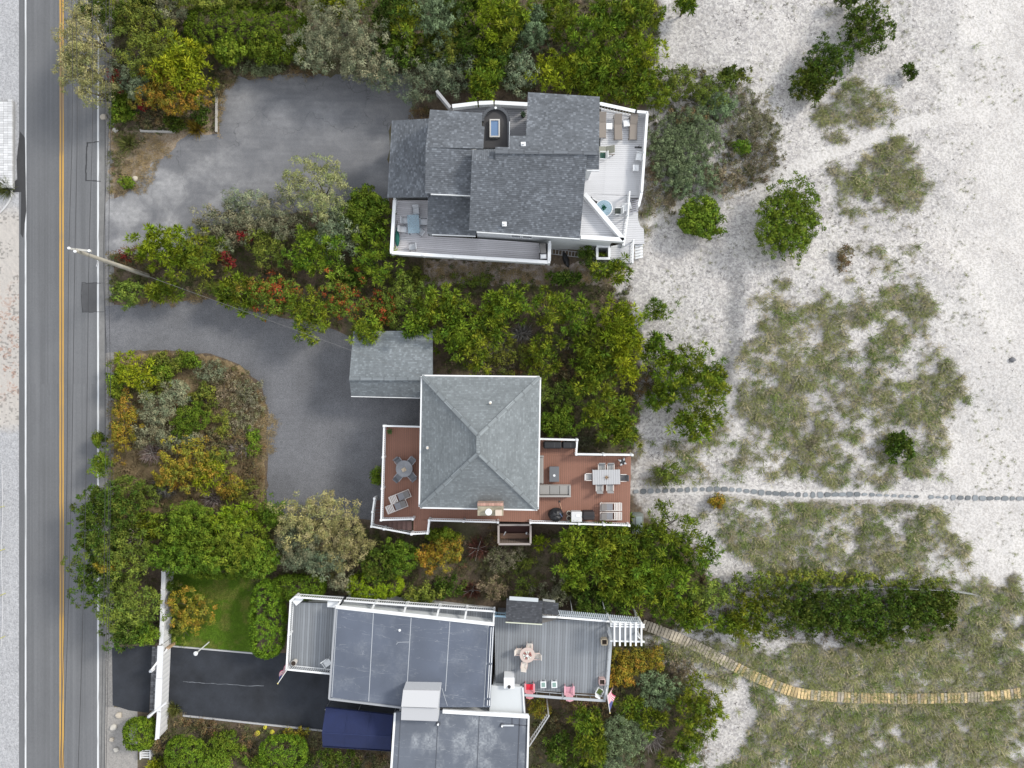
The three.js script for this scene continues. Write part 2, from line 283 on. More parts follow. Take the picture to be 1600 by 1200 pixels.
  const shoulder = mk('road_shoulder', slab([V(RX(155.5), 0.0245, 60), V(RX(163.6), 0.0245, 60), V(RX(163.6), 0.0245, -60), V(RX(155.5), 0.0245, -60)], 0), new THREE.MeshStandardMaterial({ map: asphalt([0.17, 0.168, 0.165], 21, 0.5, 6, 0.5), roughness: 0.95 }));
  struct(shoulder, 'narrow pale gravelly shoulder beside the white road line', 'shoulder');
}
const DRIVE1 = [[164, 396], [164, 318], [200, 300], [228, 262], [268, 240], [285, 212], [340, 210], [342, 150], [372, 120], [480, 116], [640, 118], [650, 190], [612, 196], [606, 312], [560, 332], [470, 332], [340, 350], [300, 390], [230, 398]];
const DRIVE2 = [[164, 478], [330, 468], [400, 488], [500, 508], [560, 530], [600, 600], [662, 600], [662, 668], [604, 668], [600, 812], [440, 812], [416, 785], [420, 640], [406, 598], [376, 570], [330, 553], [260, 548], [164, 552]];
{
  const m1 = tex(1024, 1024, (i, j, u, v) => {        // 34 m a side: weathered, dusty
    const x = u * 34, y = v * 34, w = fbm(x * 0.35, y * 0.35 + 4, 4), dust = ss(0.3, 0.78, fbm(x * 0.5 + 1.5 * w, y * 0.5 + 1.5 * w + 20, 6)) * (0.7 + 0.6 * vn(x * 4, y * 4)), fine = 0.84 + 0.32 * hash(i, j);
    const left = ss(21, 9, x) , k = Math.abs(fbm(x * 0.13 + 9, y * 0.13, 6) - 0.5) < 0.0016 ? 0.7 : 1;
    const streak = 0.93 + 0.14 * vn(x * 0.7, y * 5) ; return mix3([0.13, 0.132, 0.142], [0.27, 0.268, 0.272], dust * (0.4 + 0.6 * left) + 0.08).map((c) => c * fine * k * streak * (0.9 + 0.2 * w));
  }, 34); mirrored(m1);
  const top = (poly, y, map, name, label) => { const pts = pxs(poly, y), g = slab(pts, 0), p = g.attributes.position, uv = g.attributes.uv; for (let i = 0; i < p.count; i++) uv.setXY(i, p.getX(i) + 40, p.getZ(i) + 40); return struct(mk(name, g, new THREE.MeshStandardMaterial({ map, roughness: 0.93 })), label, 'driveway'); };
  const rough = (poly, a, seed) => { const out = []; for (let i = 0; i < poly.length; i++) { const p = poly[i], q = poly[(i + 1) % poly.length], n = Math.max(1, Math.round(Math.hypot(p[0] - q[0], p[1] - q[1]) / 9)); for (let k = 0; k < n; k++) { const t = k / n, x = lerp(p[0], q[0], t), y = lerp(p[1], q[1], t); out.push(x < 168 ? [x, y] : [x + a * (fbm(x / 12 + seed, y / 12, 2) - 0.5), y + a * (fbm(x / 12, y / 12 + seed, 2) - 0.5)]); } } return out; };
  top(rough(DRIVE1, 16, 3), 0.008, m1, 'driveway', 'pale dusty asphalt driveway with cracks beside the house with stepped roofs');
  top(rough(DRIVE2, 8, 9), 0.008, asphalt([0.13, 0.131, 0.14], 51, 1.1, 20, 0.6), 'driveway', 'dark gravelly horseshoe driveway leading to the detached garage');
  top([[175, 1012], [238, 1008], [233, 1114], [202, 1110], [176, 1102]], 0.012, asphalt([0.022, 0.025, 0.032], 61, 0.7, 9, 0.9), 'driveway', 'black asphalt apron between road and white gate');
  top([[248, 1009], [400, 1021], [470, 1020], [624, 1040], [624, 1160], [500, 1141], [290, 1120], [262, 1098], [246, 1098]], 0.012, asphalt([0.021, 0.024, 0.031], 67, 0.7, 9, 1.1), 'driveway', 'black asphalt driveway behind the white gate and fence');
  const lawn = tex(512, 512, (i, j, u, v) => mix3([0.06, 0.13, 0.01], [0.11, 0.17, 0.02], 0.6 * fbm(u * 20, v * 20, 3) + 0.4 * hash(i, j)), 9);
  const L = struct(mk('lawn', flat([[262, 896], [402, 896], [400, 1020], [262, 1008]], 0.01, 0), new THREE.MeshStandardMaterial({ map: lawn, roughness: 1 })), 'small bright green lawn behind the white fence', 'lawn');
  { const r = rng(77), gs = []; let p = P(286, 1065, 0.016); for (let k = 0; k < 26; k++) { const q = p.clone().add(V(0.27, 0, 0.02 + (r() - 0.5) * 0.09)), w = 0.012 + 0.02 * r(); gs.push(slab([p.clone().add(V(0, 0, -w)), q.clone().add(V(0, 0, -w)), q.clone().add(V(0, 0, w)), p.clone().add(V(0, 0, w))], 0)); p = q; } struct(mk('pavement_crack', merge(gs), std([0.16, 0.17, 0.19], 0.95)), 'pale filled crack across the black driveway', 'crack'); }
  // kerbs
  const kerb = std([0.4, 0.4, 0.41], 0.9);
  for (const [a, b, l] of [[[264, 1009], [400, 1021], 'thin pale kerb between the lawn and black driveway'], [[286, 1118], [508, 1142], 'thin pale kerb between black driveway and flower garden']]) struct(mk('kerb', bar(P(...a, 0.06), P(...b, 0.06), 0.12, 0.12), kerb), l, 'kerb');
  // brick strip at the gate
  const bs = struct(thing('brick_strip', 'strip of grey bricks under the white gate', 'paving', P(240, 1060, 0)), 'strip of grey bricks under the white gate', 'paving');
  const bm = [0.12, 0.16, 0.2].map((k) => std([k, k * 1.0, k * 1.06], 0.9)), bg = rbox(0.26, 0.05, 0.15, 0, 0, 0, 0.01);
  const a = P(243, 1010), b = P(239, 1110), rows = Math.floor(a.distanceTo(b) / 0.165), r = rng(5);
  for (let k = 0; k < rows; k++) for (const s of [-1, 1]) { const q = mk('brick', bg, bm[Math.floor(r() * 3)], bs); q.position.copy(a).lerp(b, (k + 0.5) / rows).sub(bs.position); q.position.x += s * 0.14; q.position.y = r() * 0.006; q.rotation.y = 0.04; }
}
console.log('drives done');

// ------------------------------------------------------------------ building helpers
function clip(poly, nx, nz, d, keep) { const out = []; for (let i = 0; i < poly.length; i++) { const a = poly[i], b = poly[(i + 1) % poly.length], da = (a.x * nx + a.z * nz - d) * keep, db = (b.x * nx + b.z * nz - d) * keep; if (da >= 0) out.push(a); if ((da > 0 && db < 0) || (da < 0 && db > 0)) out.push(a.clone().lerp(b, da / (da - db))); } return out; }
function deck(house, polys, h, angle, bw, mats, label) {   // boards one by one, on a dark frame; angle = direction of the boards in plan
  const D = part('deck', house); if (label) D.userData.label = label;
  const nx = -Math.sin(angle), nz = Math.cos(angle), r = rng(Math.round(h * 100 + polys[0][0][0]));
  for (const poly of polys) {
    const pts = pxs(poly, h), ds = pts.map((p) => p.x * nx + p.z * nz), lo = Math.min(...ds), hi = Math.max(...ds), n = Math.max(1, Math.round((hi - lo) / bw)), s = (hi - lo) / n;
    for (let k = 0; k < n; k++) {
      let q = clip(clip(pts, nx, nz, lo + k * s + 0.008, 1), nx, nz, lo + (k + 1) * s - 0.008, -1);
      if (q.length < 3) continue;
      const c = V(Math.cos(angle), 0, Math.sin(angle)); let e = 0; q.forEach((p, i) => { const t = Math.abs(q[(i + 1) % q.length].clone().sub(p).normalize().dot(c)); if (t > 0.97 && !e) e = i + 1; });
      if (e) q = [...q.slice(e - 1), ...q.slice(0, e - 1)];
      mk('board', slab(q, 0.03), mats[Math.floor(r() * mats.length)], D);
    }
    mk('joist_frame', slab(inset(pts, 0.03).map((p) => V(p.x, h - 0.06, p.z)), 0.2), M.joist, D);
  }
  return D;
}
function railing(house, pts, hd, o = {}) {
  const h = o.h ?? 1, R = part('railing', house), q = pxs(pts, hd + h), top = o.top ?? 0.1, pw = o.post ?? 0.12, bal = [], mat = o.mat ?? M.white;
  for (let i = 0; i < q.length; i++) {
    const a = q[i]; if (!o.noPosts) mk('post', box(pw, h + 0.06 + (o.cap ?? 0), pw, a.x, hd, a.z), mat, R);
    if (i === q.length - 1) break;
    const b = q[i + 1], d = b.clone().sub(a), L = d.length(); if (L < 0.05) continue;
    const dn = d.clone().normalize(), a1 = a.clone().addScaledVector(dn, pw * 0.48), b1 = b.clone().addScaledVector(dn, -pw * 0.48);
    mk('top_rail', bar(a1.clone().setY(hd + h - 0.02), b1.clone().setY(hd + h - 0.02), top, 0.05), mat, R);
    if (o.solid) mk('panel', bar(a1.clone().setY(hd + h / 2), b1.clone().setY(hd + h / 2), 0.06, h - 0.1), mat, R);
    else {
      mk('bottom_rail', bar(a1.clone().setY(hd + 0.12), b1.clone().setY(hd + 0.12), 0.05, 0.05), mat, R);
      const n = Math.floor(L / (o.gap ?? 0.14)); for (let k = 1; k < n; k++) { const p = a.clone().lerp(b, k / n); bal.push(box(0.035, h - 0.2, 0.035, p.x, hd + 0.146, p.z)); }
    }
    const m = Math.floor(L / (o.every ?? 2.2)); if (!o.noPosts) for (let k = 1; k <= m - 1; k++) { const p = a.clone().lerp(b, k / m); mk('post', box(pw, h + 0.06 + (o.cap ?? 0), pw, p.x, hd, p.z), mat, R); }
  }
  if (bal.length) { const b = mk('balusters', merge(bal), mat, R); b.userData.kind = 'stuff'; }
  return R;
}
// window in a wall: centre line a-b at height y0..y1, set out from the wall by n
function windowIn(house, a, b, y0, y1, n, panes = 1) {
  const W = part('window', house), d = b.clone().sub(a), L = d.length(), u = d.clone().normalize(), o = n.clone().multiplyScalar(0.03);
  const at = (t, y, k = 1) => a.clone().addScaledVector(u, t).setY(y).addScaledVector(o, k);
  mk('frame', merge([bar(at(0, y0), at(L, y0), 0.08, 0.09), bar(at(0, y1), at(L, y1), 0.08, 0.09), bar(at(0, y0 + 0.045), at(0, y1 - 0.045), 0.08, 0.08), bar(at(L, y0 + 0.045), at(L, y1 - 0.045), 0.08, 0.08)]), M.white, W);
  for (let k = 0; k < panes; k++) { const t0 = 0.04 + (L - 0.08) * k / panes + 0.015, t1 = 0.04 + (L - 0.08) * (k + 1) / panes - 0.015; mk('pane', paneGeo(at((t0 + t1) / 2, (y0 + y1) / 2, 0.5), u, t1 - t0, y1 - y0 - 0.1), M.glass, W); }
}
function paneGeo(c, u, w, h) { const g = new THREE.BoxGeometry(w, h, 0.02); g.rotateY(-Math.atan2(u.z, u.x)); g.translate(c.x, c.y, c.z); return g; }
function facet(parent, poly, mat, t = 0.12, name = 'roof_slope') { return mk(name, slab(pxs(poly), t), mat, parent); }
function steps(parent, a, b, n, width, ya, yb, mat, name = 'tread') {   // treads from a (height ya) to b (height yb)
  const d = b.clone().sub(a).setY(0), L = d.length(), ang = Math.atan2(d.x, d.z);
  for (let k = 0; k < n; k++) { const g = box(width, 0.05, L / n * 0.93); g.rotateY(ang); const m = mk(name, g, mat, parent); const t = (k + 0.5) / n; m.position.set(lerp(a.x, b.x, t), lerp(ya, yb, t) - 0.03, lerp(a.z, b.z, t)); }
}

// ------------------------------------------------------------------ the house with stepped roofs
const HD1 = 3.2, HD2 = 3.0, HD3 = 3.0;
{
  const H = thing('house', 'large house with stepped grey shingle roofs and pale wraparound decks', 'house');
  const walls = (poly, h, y1, k = 0.35, m = M.whiteSiding) => mk('wall', prism(inset(pxs(poly, h), k), 0, y1), m, H);
  const fascia = (a, b, o = 0.03) => mk('fascia', bar(P(...a).setY(a[2] - 0.1), P(...b).setY(b[2] - 0.1), 0.06, 0.2), M.white, H);
  const S = M.shingleTop, R = (poly, t) => facet(H, poly, S, t);
  // west wing, falling to the road
  R([[612, 188.5, 4.6], [605, 308.5, 4.6], [669, 308, 5.9], [673, 185, 5.9]]);
  walls([[612, 188.5], [606, 307], [669, 307], [673, 185]], 4.6, 4.5, 0.4);
  // second block: a low gable
  R([[753, 176.5, 7.2], [672, 171, 7.2], [665, 230, 8.0], [755, 232, 8.0], [757, 198, 7.5], [753, 197, 7.5]]);
  R([[664.5, 302, 7.0], [735, 305, 7.0], [738, 234, 8.0], [665, 230, 8.0]]);
  walls([[671, 172], [753, 177], [738, 304], [665, 301]], 7.1, 6.85, 0.4);
  fascia([673, 303.2, 7.0], [735, 305.8, 7.0]);
  // low roof between the blocks
  R([[667, 365, 4.6], [744, 368, 4.6], [735, 300, 5.8], [669, 300, 5.8]]);
  walls([[667, 364], [743, 366], [735, 300], [669, 300]], 4.6, 4.4, 0.4);
  fascia([675, 366.4, 4.6], [743, 369, 4.6]);
  // main block
  R([[937, 151, 7.3], [825, 144, 7.3], [822, 212, 8.5], [797, 212, 8.5], [796, 230, 8.8], [774, 229.5, 8.8], [774, 237, 8.95], [936, 239, 8.95]]);
  R([[733, 360, 6.6], [906, 372, 6.5], [918, 239, 8.95], [774, 237, 8.95], [774, 251, 8.65], [737, 250, 8.65]]);
  R([[738, 234, 8.35], [737, 250, 8.65], [774, 251, 8.65], [774, 233, 8.35]]);
  R([[916, 265, 8.35], [936, 265, 8.35], [936, 239, 8.85], [918, 239, 8.85]]);
  walls([[737, 236], [918, 239], [905, 370], [735, 360]], 6.6, 6.35, 0.45); walls([[825, 146], [936, 152], [934, 262], [822, 240]], 7.3, 7.1, 0.4);
  fascia([745, 362.5, 6.55], [906, 373.5, 6.5]); fascia([917, 266, 8.35], [936, 266, 8.35]);
  mk('ridge_cap', bar(P(774, 237, 8.98), P(936, 239, 8.98), 0.26, 0.04), S, H);
  for (const [x, y, h] of [[817.5, 225.5, 8.75], [788, 350, 6.9]]) { const v = part('vent', H); const p = P(x, y, h); mk('pipe', cyl(0.07, 0.07, 0.35, p.x, h - 0.12, p.z, 10), M.white, v); mk('flashing', rbox(0.36, 0.06, 0.36, p.x, h - 0.04, p.z), M.white, v); }
  // round ended flat roof with a skylight
  {
    const pts = []; for (let k = 0; k <= 16; k++) { const a = Math.PI + Math.PI * k / 16; pts.push([774.5 + 20.5 * Math.cos(a), 190.5 + 20.5 * Math.sin(a)]); }
    const poly = [...pts, [795, 231], [754, 231]], q = pxs(poly, 6.2);
    const rb = mk('flat_roof', slab(q, 0.2), std([0.052, 0.05, 0.052], 0.9), H);
    mk('wall', prism(inset(q, 0.15), 0, 5.98), M.whiteSiding, H);
    const curb = []; for (let k = 0; k < q.length - 2; k++) curb.push(bar(q[k].clone().setY(6.3), q[k + 1].clone().setY(6.3), 0.22, 0.24)); mk('kerb_rim', merge(curb), std([0.075, 0.08, 0.09], 0.8), rb);
    const s = part('skylight', H), a = P(765, 187, 6.5), b = P(781, 213, 6.5);
    const cx = (a.x + b.x) / 2, cz = (a.z + b.z) / 2, w = b.x - a.x, d = b.z - a.z;
    mk('frame', merge([box(w, 0.3, 0.1, cx, 6.2, a.z), box(w, 0.3, 0.1, cx, 6.2, b.z), box(0.1, 0.3, d - 0.1, a.x + 0.05, 6.2, cz), box(0.1, 0.3, d - 0.1, b.x - 0.05, 6.2, cz)]), std([0.5, 0.48, 0.45], 0.5), s);
    mk('pane', box(w - 0.2, 0.04, d - 0.1, cx, 6.38, cz), std([0.12, 0.2, 0.34], 0.05), s);
    mk('lamp_bracket', merge([rod(P(774.5, 170, 6.4), P(774.5, 168.5, 6.75), 0.04), cyl(0.09, 0.09, 0.08, P(774.5, 168.5, 6.75).x, 6.7, P(774.5, 168.5, 6.75).z)]), M.white, H);
    mk('handrail', bar(P(796.3, 190, 6.6), P(795.5, 230, 6.6), 0.06, 0.06), M.white, H);
  }
  // decks
  deck(H, [[[775, 165], [826, 166], [824, 214], [796, 214]], [[700, 172], [775, 165], [778, 180], [706, 180]]], HD1, 0, 0.16, woods([0.25, 0.25, 0.265], 47), 'small grey deck beside the round ended roof');
  railing(H, [[705.5, 166], [747, 161], [772, 160], [826, 163]], HD1, { solid: true, top: 0.3, noPosts: true, h: 0.9 });
  mk('ramp_wall', bar(P(683, 145, 3.6), P(704.5, 171, 3.6), 0.22, 0.9), std([0.34, 0.34, 0.35], 0.8), H);
  deck(H, [[[617, 313], [669, 313], [669, 369], [615, 366]], [[615, 366], [669, 369], [748, 373], [746, 402], [613, 394]], [[748, 373], [858, 381], [856, 408], [746, 402]]], HD1, 0.055, 0.16, M.deckTopSouth, 'long pale deck along the straw covered side of the house');
  railing(H, [[616.5, 311], [611.5, 394.5], [858, 409.5], [859, 378.5]], HD1, { solid: true, top: 0.26, post: 0.18 });
  mk('deck_skirt', prism(inset(pxs([[617, 311], [612.5, 394], [857, 408.5], [859, 377], [745, 370], [669, 366], [669, 311]], 4.2), 0.25), 2.1, HD1 - 0.27), M.whiteSiding, H);
  for (const [x, y] of [[616, 388], [660, 391], [710, 394], [760, 397], [810, 400], [853, 403], [853, 384]]) { const p = P(x, y, 3); mk('deck_post', box(0.15, 2.1, 0.15, p.x, 0, p.z), M.white, H); }
  deck(H, [[[939, 170], [1009, 182], [1006, 235], [938, 235]], [[905, 235], [1006, 235], [1001, 306], [905, 302]], [[905, 302], [985, 306], [975, 372], [905, 366]], [[985, 306], [1001, 306], [1001, 309], [985, 309]]], HD1, 0.0, 0.16, M.deckTop, 'broad white boarded deck on the dune side');
  railing(H, [[937, 161.5], [994, 174]], HD1, { top: 0.26, gap: 0.24, every: 9 });
  railing(H, [[994, 174], [1011.5, 175.5], [1003, 300], [998, 322]], HD1, { solid: true, top: 0.2, every: 3 });
  railing(H, [[984, 300], [981.5, 336], [975, 383]], HD1, { top: 0.12, gap: 0.3, every: 1.6 });
  for (const [x, y] of [[1005, 190], [1002, 240], [998, 290], [975, 365], [945, 185]]) { const p = P(x, y, 3); mk('deck_post', box(0.16, 2.95, 0.16, p.x, 0, p.z), M.white, H); }
  mk('deck_skirt', prism(inset(pxs([[939, 168], [1008, 180], [1000, 304], [985, 306], [975, 370], [925, 362], [925, 260], [938, 250]], 3.2), 0.3), 0.4, HD1 - 0.3), M.whiteSiding, H);
  // steps down to the sand
  const st = part('stair', H);
  steps(st, P(991, 309, 3.1), P(990, 333, 1.6), 7, 0.75, 3.0, 1.75, std([0.38, 0.38, 0.42], 0.8));
  deck(H, [[[981, 330], [997, 332], [997, 350], [978, 350]], [[978, 350], [997, 350], [1006, 358], [1007, 381], [972, 381]], [[952, 388], [990, 388], [990, 411], [954, 411]], [[972, 381], [990, 381], [990, 388], [972, 388]]], 1.5, 0.02, 0.16, M.deckTop, 'low pale landing above the sand');
  mk('landing_base', prism(pxs([[980, 334], [995, 335], [1004, 360], [1004, 378], [988, 379], [988, 408], [955, 408], [955, 384], [973, 380]], 1.4), 0, 1.2), M.whiteSiding, H);
  steps(st, P(998.5, 381, 1.4), P(998.5, 404, 0.2), 5, 0.68, 1.3, 0.2, M.white);
  railing(H, [[990, 375], [988.5, 410]], 1.5, { top: 0.12, gap: 0.25, h: 0.95, every: 1.2 });
  // triangular terrace with white beams
  const T = [[913, 304.5], [974, 376], [907, 371.5]];
  deck(H, [[[911, 308], [969, 374], [905, 370]]], 5.7, 0.02, 0.17, M.deckTop, 'triangular boarded terrace with thick white beams');
  for (const [a, b] of [[0, 1], [1, 2]]) mk('parapet', bar(P(...T[a], 6.05), P(...T[b], 6.05), 0.32, 0.7), M.white, H);
  mk('wall', prism(inset(pxs([[909, 330], [966, 373], [880, 369], [880, 340]], 5.7), 0.25), 0, 5.45), M.whiteSiding, H);
  // shower box, vent, windows, meter ladder
  const a = P(933, 385, 2.2), b = P(952, 404, 2.2), sb = part('shower_box', H);
  for (const g of [bar(V(a.x, 1.1, a.z), V(b.x, 1.1, a.z), 0.1, 2.2), bar(V(a.x, 1.1, b.z), V(b.x, 1.1, b.z), 0.1, 2.2), bar(V(a.x, 1.1, a.z + 0.06), V(a.x, 1.1, b.z - 0.06), 0.1, 2.2), bar(V(b.x, 1.1, a.z + 0.06), V(b.x, 1.1, b.z - 0.06), 0.1, 2.2)]) mk('side', g, M.whiteSiding, sb);
  for (const [p, q] of [[V(a.x - 0.06, 2.24, a.z), V(b.x + 0.06, 2.24, a.z)], [V(a.x - 0.06, 2.24, b.z), V(b.x + 0.06, 2.24, b.z)], [V(a.x, 2.24, a.z + 0.1), V(a.x, 2.24, b.z - 0.1)], [V(b.x, 2.24, a.z + 0.1), V(b.x, 2.24, b.z - 0.1)]]) mk('cap', bar(p, q, 0.2, 0.06), M.white, sb);
  mk('floor', box(b.x - a.x - 0.12, 0.04, b.z - a.z - 0.12, (a.x + b.x) / 2, 0.06, (a.z + b.z) / 2), std([0.14, 0.1, 0.06], 0.9), sb);
  const sz = P(880, 370, 6.5).z - 0.43, wz = (x) => sz + (x - 880) * 0;
  { const w = inset(pxs([[737, 236], [918, 239], [905, 370], [735, 360]], 6.6), 0.45), A0 = w[3], B0 = w[2], at2 = (t) => A0.clone().lerp(B0, t).setY(0); for (const [t0, t1, y0, y1] of [[0.36, 0.46, 3.9, 5.4], [0.48, 0.58, 3.9, 5.4], [0.08, 0.17, 4.9, 5.5]]) windowIn(H, at2(t0), at2(t1), y0, y1, V(-(B0.z - A0.z), 0, B0.x - A0.x).normalize()); }
  const lv = part('louvre', H); const L0 = P(893, 380, 4.3), L1 = P(929, 382, 4.3); L0.z = L1.z = inset(pxs([[909, 330], [966, 373], [880, 369], [880, 340]], 5.7), 0.25)[2].z + 0.08;
  mk('frame', merge([bar(L0.clone().setY(4.0), L1.clone().setY(4.0), 0.06, 0.05), bar(L0.clone().setY(4.6), L1.clone().setY(4.6), 0.06, 0.05)]), M.white, lv);
  for (let k = 0; k <= 12; k++) { const p = L0.clone().lerp(L1, k / 12); mk('slat', box(0.06, 0.52, 0.05, p.x, 4.04, p.z), std([0.3, 0.34, 0.38], 0.7), lv); }
  for (const [x, y] of [[640, 190], [700, 172]]) { const A = P(x - 12, y, 3), B = P(x + 12, y, 3); A.z = B.z = P(x, y + 6, 4.6).z - 0.2; }
}
// ------------------------------------------------------------------ the house with the hip roof
{
  const H = thing('house', 'square house with grey hip roof and reddish brown deck', 'house');
  const e = 6.3, r = 8.9, S = M.shingleMid, C = [[660, 588], [843, 590], [839.5, 795.5], [656.5, 792]], A = [747.5, 681], B = [747.5, 708];
  const quad = [[[C[1], C[0], A], 'n'], [[C[2], C[1], A, B], 'e'], [[C[3], C[2], B], 's'], [[C[0], C[3], B, A], 'w']];
  for (const [p] of quad) facet(H, p.map((q) => [...q, q === A || q === B ? r : e]), S, 0.1);
  const capm = shingles([0.2, 0.22, 0.228], 0.2, 71);
  for (const [p, q] of [[C[0], A], [C[1], A], [C[2], B], [C[3], B]]) mk('hip_cap', bar(P(...p, e + 0.02), P(...q, r + 0.03), 0.3, 0.05), capm, H);
  mk('ridge_cap', bar(P(...A, r + 0.03), P(...B, r + 0.03), 0.3, 0.06), capm, H);
  for (let k = 0; k < 4; k++) { const p = P(...C[k], e), q = P(...C[(k + 1) % 4], e), d = q.clone().sub(p).normalize(), o = V(d.z, 0, -d.x).multiplyScalar(0.07); p.add(o); q.add(o); mk('gutter', bar(p.setY(e - 0.06), q.setY(e - 0.06), 0.11, 0.12), M.white, H); }
  const base = inset(pxs(C, e), 0.75); mk('wall', prism(base, 0, e - 0.15), M.greySiding, H);
  mk('wall', prism(inset(pxs(C, e), 0.7), 0, 0.5), std([0.3, 0.3, 0.3], 0.9), H);
  { const z = base[2].z, nz = V(0, 0, 1); for (const [x0, x1] of [[-6.2, -4.6], [-1.2, 0.8]]) windowIn(H, V(x0, 0, lerp(base[3].z, z, (x0 + 7) / 9)), V(x1, 0, lerp(base[3].z, z, (x1 + 7) / 9)), 4, 5.3, nz, 2); const x = base[1].x; for (const z0 of [3.2, 6.0]) windowIn(H, V(x, 0, z0), V(x, 0, z0 + 1.9), HD2 + 0.1, 5.2, V(1, 0, 0), 2); const xw = base[0].x; for (const z0 of [4.4, 7.2]) windowIn(H, V(xw, 0, z0), V(xw, 0, z0 + 1.6), HD2 + 0.1, 5.2, V(-1, 0, 0), 2); }
  for (const [x, y, h] of [[766, 630, 7.6], [668, 700, 6.75]]) { const v = part('vent', H), p = P(x, y, h); mk('pipe', cyl(0.07, 0.07, 0.5, p.x, h - 0.35, p.z, 10), std([0.6, 0.52, 0.42], 0.7), v); mk('flashing', cyl(0.16, 0.1, 0.1, p.x, h - 0.2, p.z, 10), M.white, v); }
  // chimney
  const ch = part('chimney', H), ca = P(746, 786, 7.6), cb = P(786.5, 805.5, 7.6), cw = cb.x - ca.x, cd = cb.z - ca.z, cx = (ca.x + cb.x) / 2, cz = (ca.z + cb.z) / 2;
  const brickMap = tex(256, 256, (i, j, u, v) => { const row = Math.floor(v * 16), x = u * 5 + (row % 2) * 0.5, m = (v * 16) % 1 < 0.15 || x % 1 < 0.05; const k = 0.75 + 0.5 * hash(Math.floor(x) % 5 + row * 9, 3); return m ? [0.4, 0.36, 0.32] : [0.34 * k, 0.2 * k, 0.15 * k]; }, 1.2);
  mk('stack', box(cw, 7.6, cd, cx, 0, cz), new THREE.MeshStandardMaterial({ map: brickMap, roughness: 0.9 }), ch);
  const bg = rbox(0.2, 0.075, 0.2, 0, 0, 0, 0.012), bms = [0.85, 1, 1.12].map((k) => std([0.42 * k, 0.25 * k, 0.2 * k], 0.9)); let bi = 0;
  for (let x = ca.x + 0.1; x < cb.x; x += 0.213) for (const z of [ca.z + 0.1]) { const b = mk('brick', bg, bms[bi++ % 3], ch); b.position.set(x, 7.6, z); b.rotation.y = 0.02 * (bi % 3 - 1); }
  mk('cap', rbox(cw - 0.02, 0.1, cd - 0.24, cx, 7.6, cz + 0.12), new THREE.MeshStandardMaterial({ map: asphalt([0.3, 0.27, 0.2], 81, 0.4, 1.5, 0.9), roughness: 0.95 }), ch);
  const f1 = P(763.5, 799.5, 7.9), f2 = P(779, 801, 7.9);
  mk('flue', cyl(0.17, 0.2, 0.32, f1.x, 7.7, f1.z, 16), std([0.62, 0.6, 0.57], 0.6), ch); mk('flue_cap', cyl(0.26, 0.24, 0.05, f1.x, 8.04, f1.z, 16), M.white, ch);
  mk('flue', rbox(0.5, 0.34, 0.42, f2.x, 7.7, f2.z), std([0.55, 0.46, 0.38], 0.8), ch);
  // deck
  const D = M.deckBrown;
  deck(H, [[[599, 667], [661, 668], [660, 812], [596, 811]], [[660, 780], [842, 780], [842, 816], [660, 812]], [[646, 811], [670, 813], [668, 833], [646, 831]], [[835, 686], [902, 689], [901, 712], [835, 712]], [[835, 712], [986, 713], [984, 820], [835, 816]]], HD2, Math.PI / 2 + 0.01, 0.155, D, 'reddish brown deck wrapping round the house');
  mk('deck_skirt', prism(inset(pxs([[600, 669], [660, 669], [660, 790], [838, 790], [838, 715], [984, 715], [982, 818], [670, 812], [664, 830], [648, 829], [646, 810], [597, 809]], HD2), 0.35), 0.1, HD2 - 0.3), std([0.16, 0.13, 0.11], 0.9), H);
  const ro = { top: 0.13, post: 0.17, gap: 0.15, every: 2.0, h: 0.95, cap: 0.04 };
  railing(H, [[659, 667], [600, 665.5], [595.5, 812.5], [645, 811]], HD2, ro);
  railing(H, [[643, 834.5], [668, 833], [670.5, 813], [778, 816]], HD2, ro);
  railing(H, [[829, 816.5], [905, 818.5], [983, 821]], HD2, ro);
  railing(H, [[843, 686], [902, 687.5], [900.5, 710], [988, 711]], HD2, ro);
  // corner stair down to the drive
  const st = part('stair', H), tm = std([0.13, 0.075, 0.065], 0.8);
  steps(st, P(644, 821.5, 2.8), P(600, 819, 1.7), 6, 0.75, 2.85, 1.75, tm);
  const la = pxs([[600, 811], [600, 828], [582, 825], [583, 811]], 1.6); mk('landing', slab(la, 0.06), tm, st);
  steps(st, P(591, 811, 1.5), P(593, 781, 0.2), 6, 0.72, 1.45, 0.25, tm);
  railing(H, [[643, 834.5], [600, 826.5], [580.5, 822.5], [582, 800], [585, 779]], 1.9, { ...ro, h: 0.95, every: 3 });
  // outdoor shower enclosure
  const sb = part('shower_enclosure', H), g0 = P(779, 820, 2.4), g1 = P(829, 850, 2.4), wood = std([0.25, 0.2, 0.17], 0.85), capw = std([0.33, 0.29, 0.27], 0.85);
  for (const [p, q] of [[V(g0.x, 0, g0.z), V(g1.x, 0, g0.z)], [V(g0.x, 0, g1.z), V(g1.x, 0, g1.z)], [V(g0.x, 0, g0.z + 0.06), V(g0.x, 0, g1.z - 0.06)], [V(g1.x, 0, g0.z + 0.06), V(g1.x, 0, g1.z - 0.06)]]) { const L = p.distanceTo(q), n = Math.round(L / 0.2); for (let k = 0; k < n; k++) { const s = p.clone().lerp(q, (k + 0.05) / n), t = p.clone().lerp(q, (k + 0.95) / n); mk('plank', bar(s.setY(1.2), t.setY(1.2), 0.05, 2.4), wood, sb); } mk('cap', bar(p.clone().setY(2.43), q.clone().setY(2.43), 0.16, 0.05), capw, sb); }
  mk('floor', box(g1.x - g0.x - 0.1, 0.05, g1.z - g0.z - 0.1, (g0.x + g1.x) / 2, 0.3, (g0.z + g1.z) / 2), std([0.09, 0.035, 0.03], 0.7), sb);
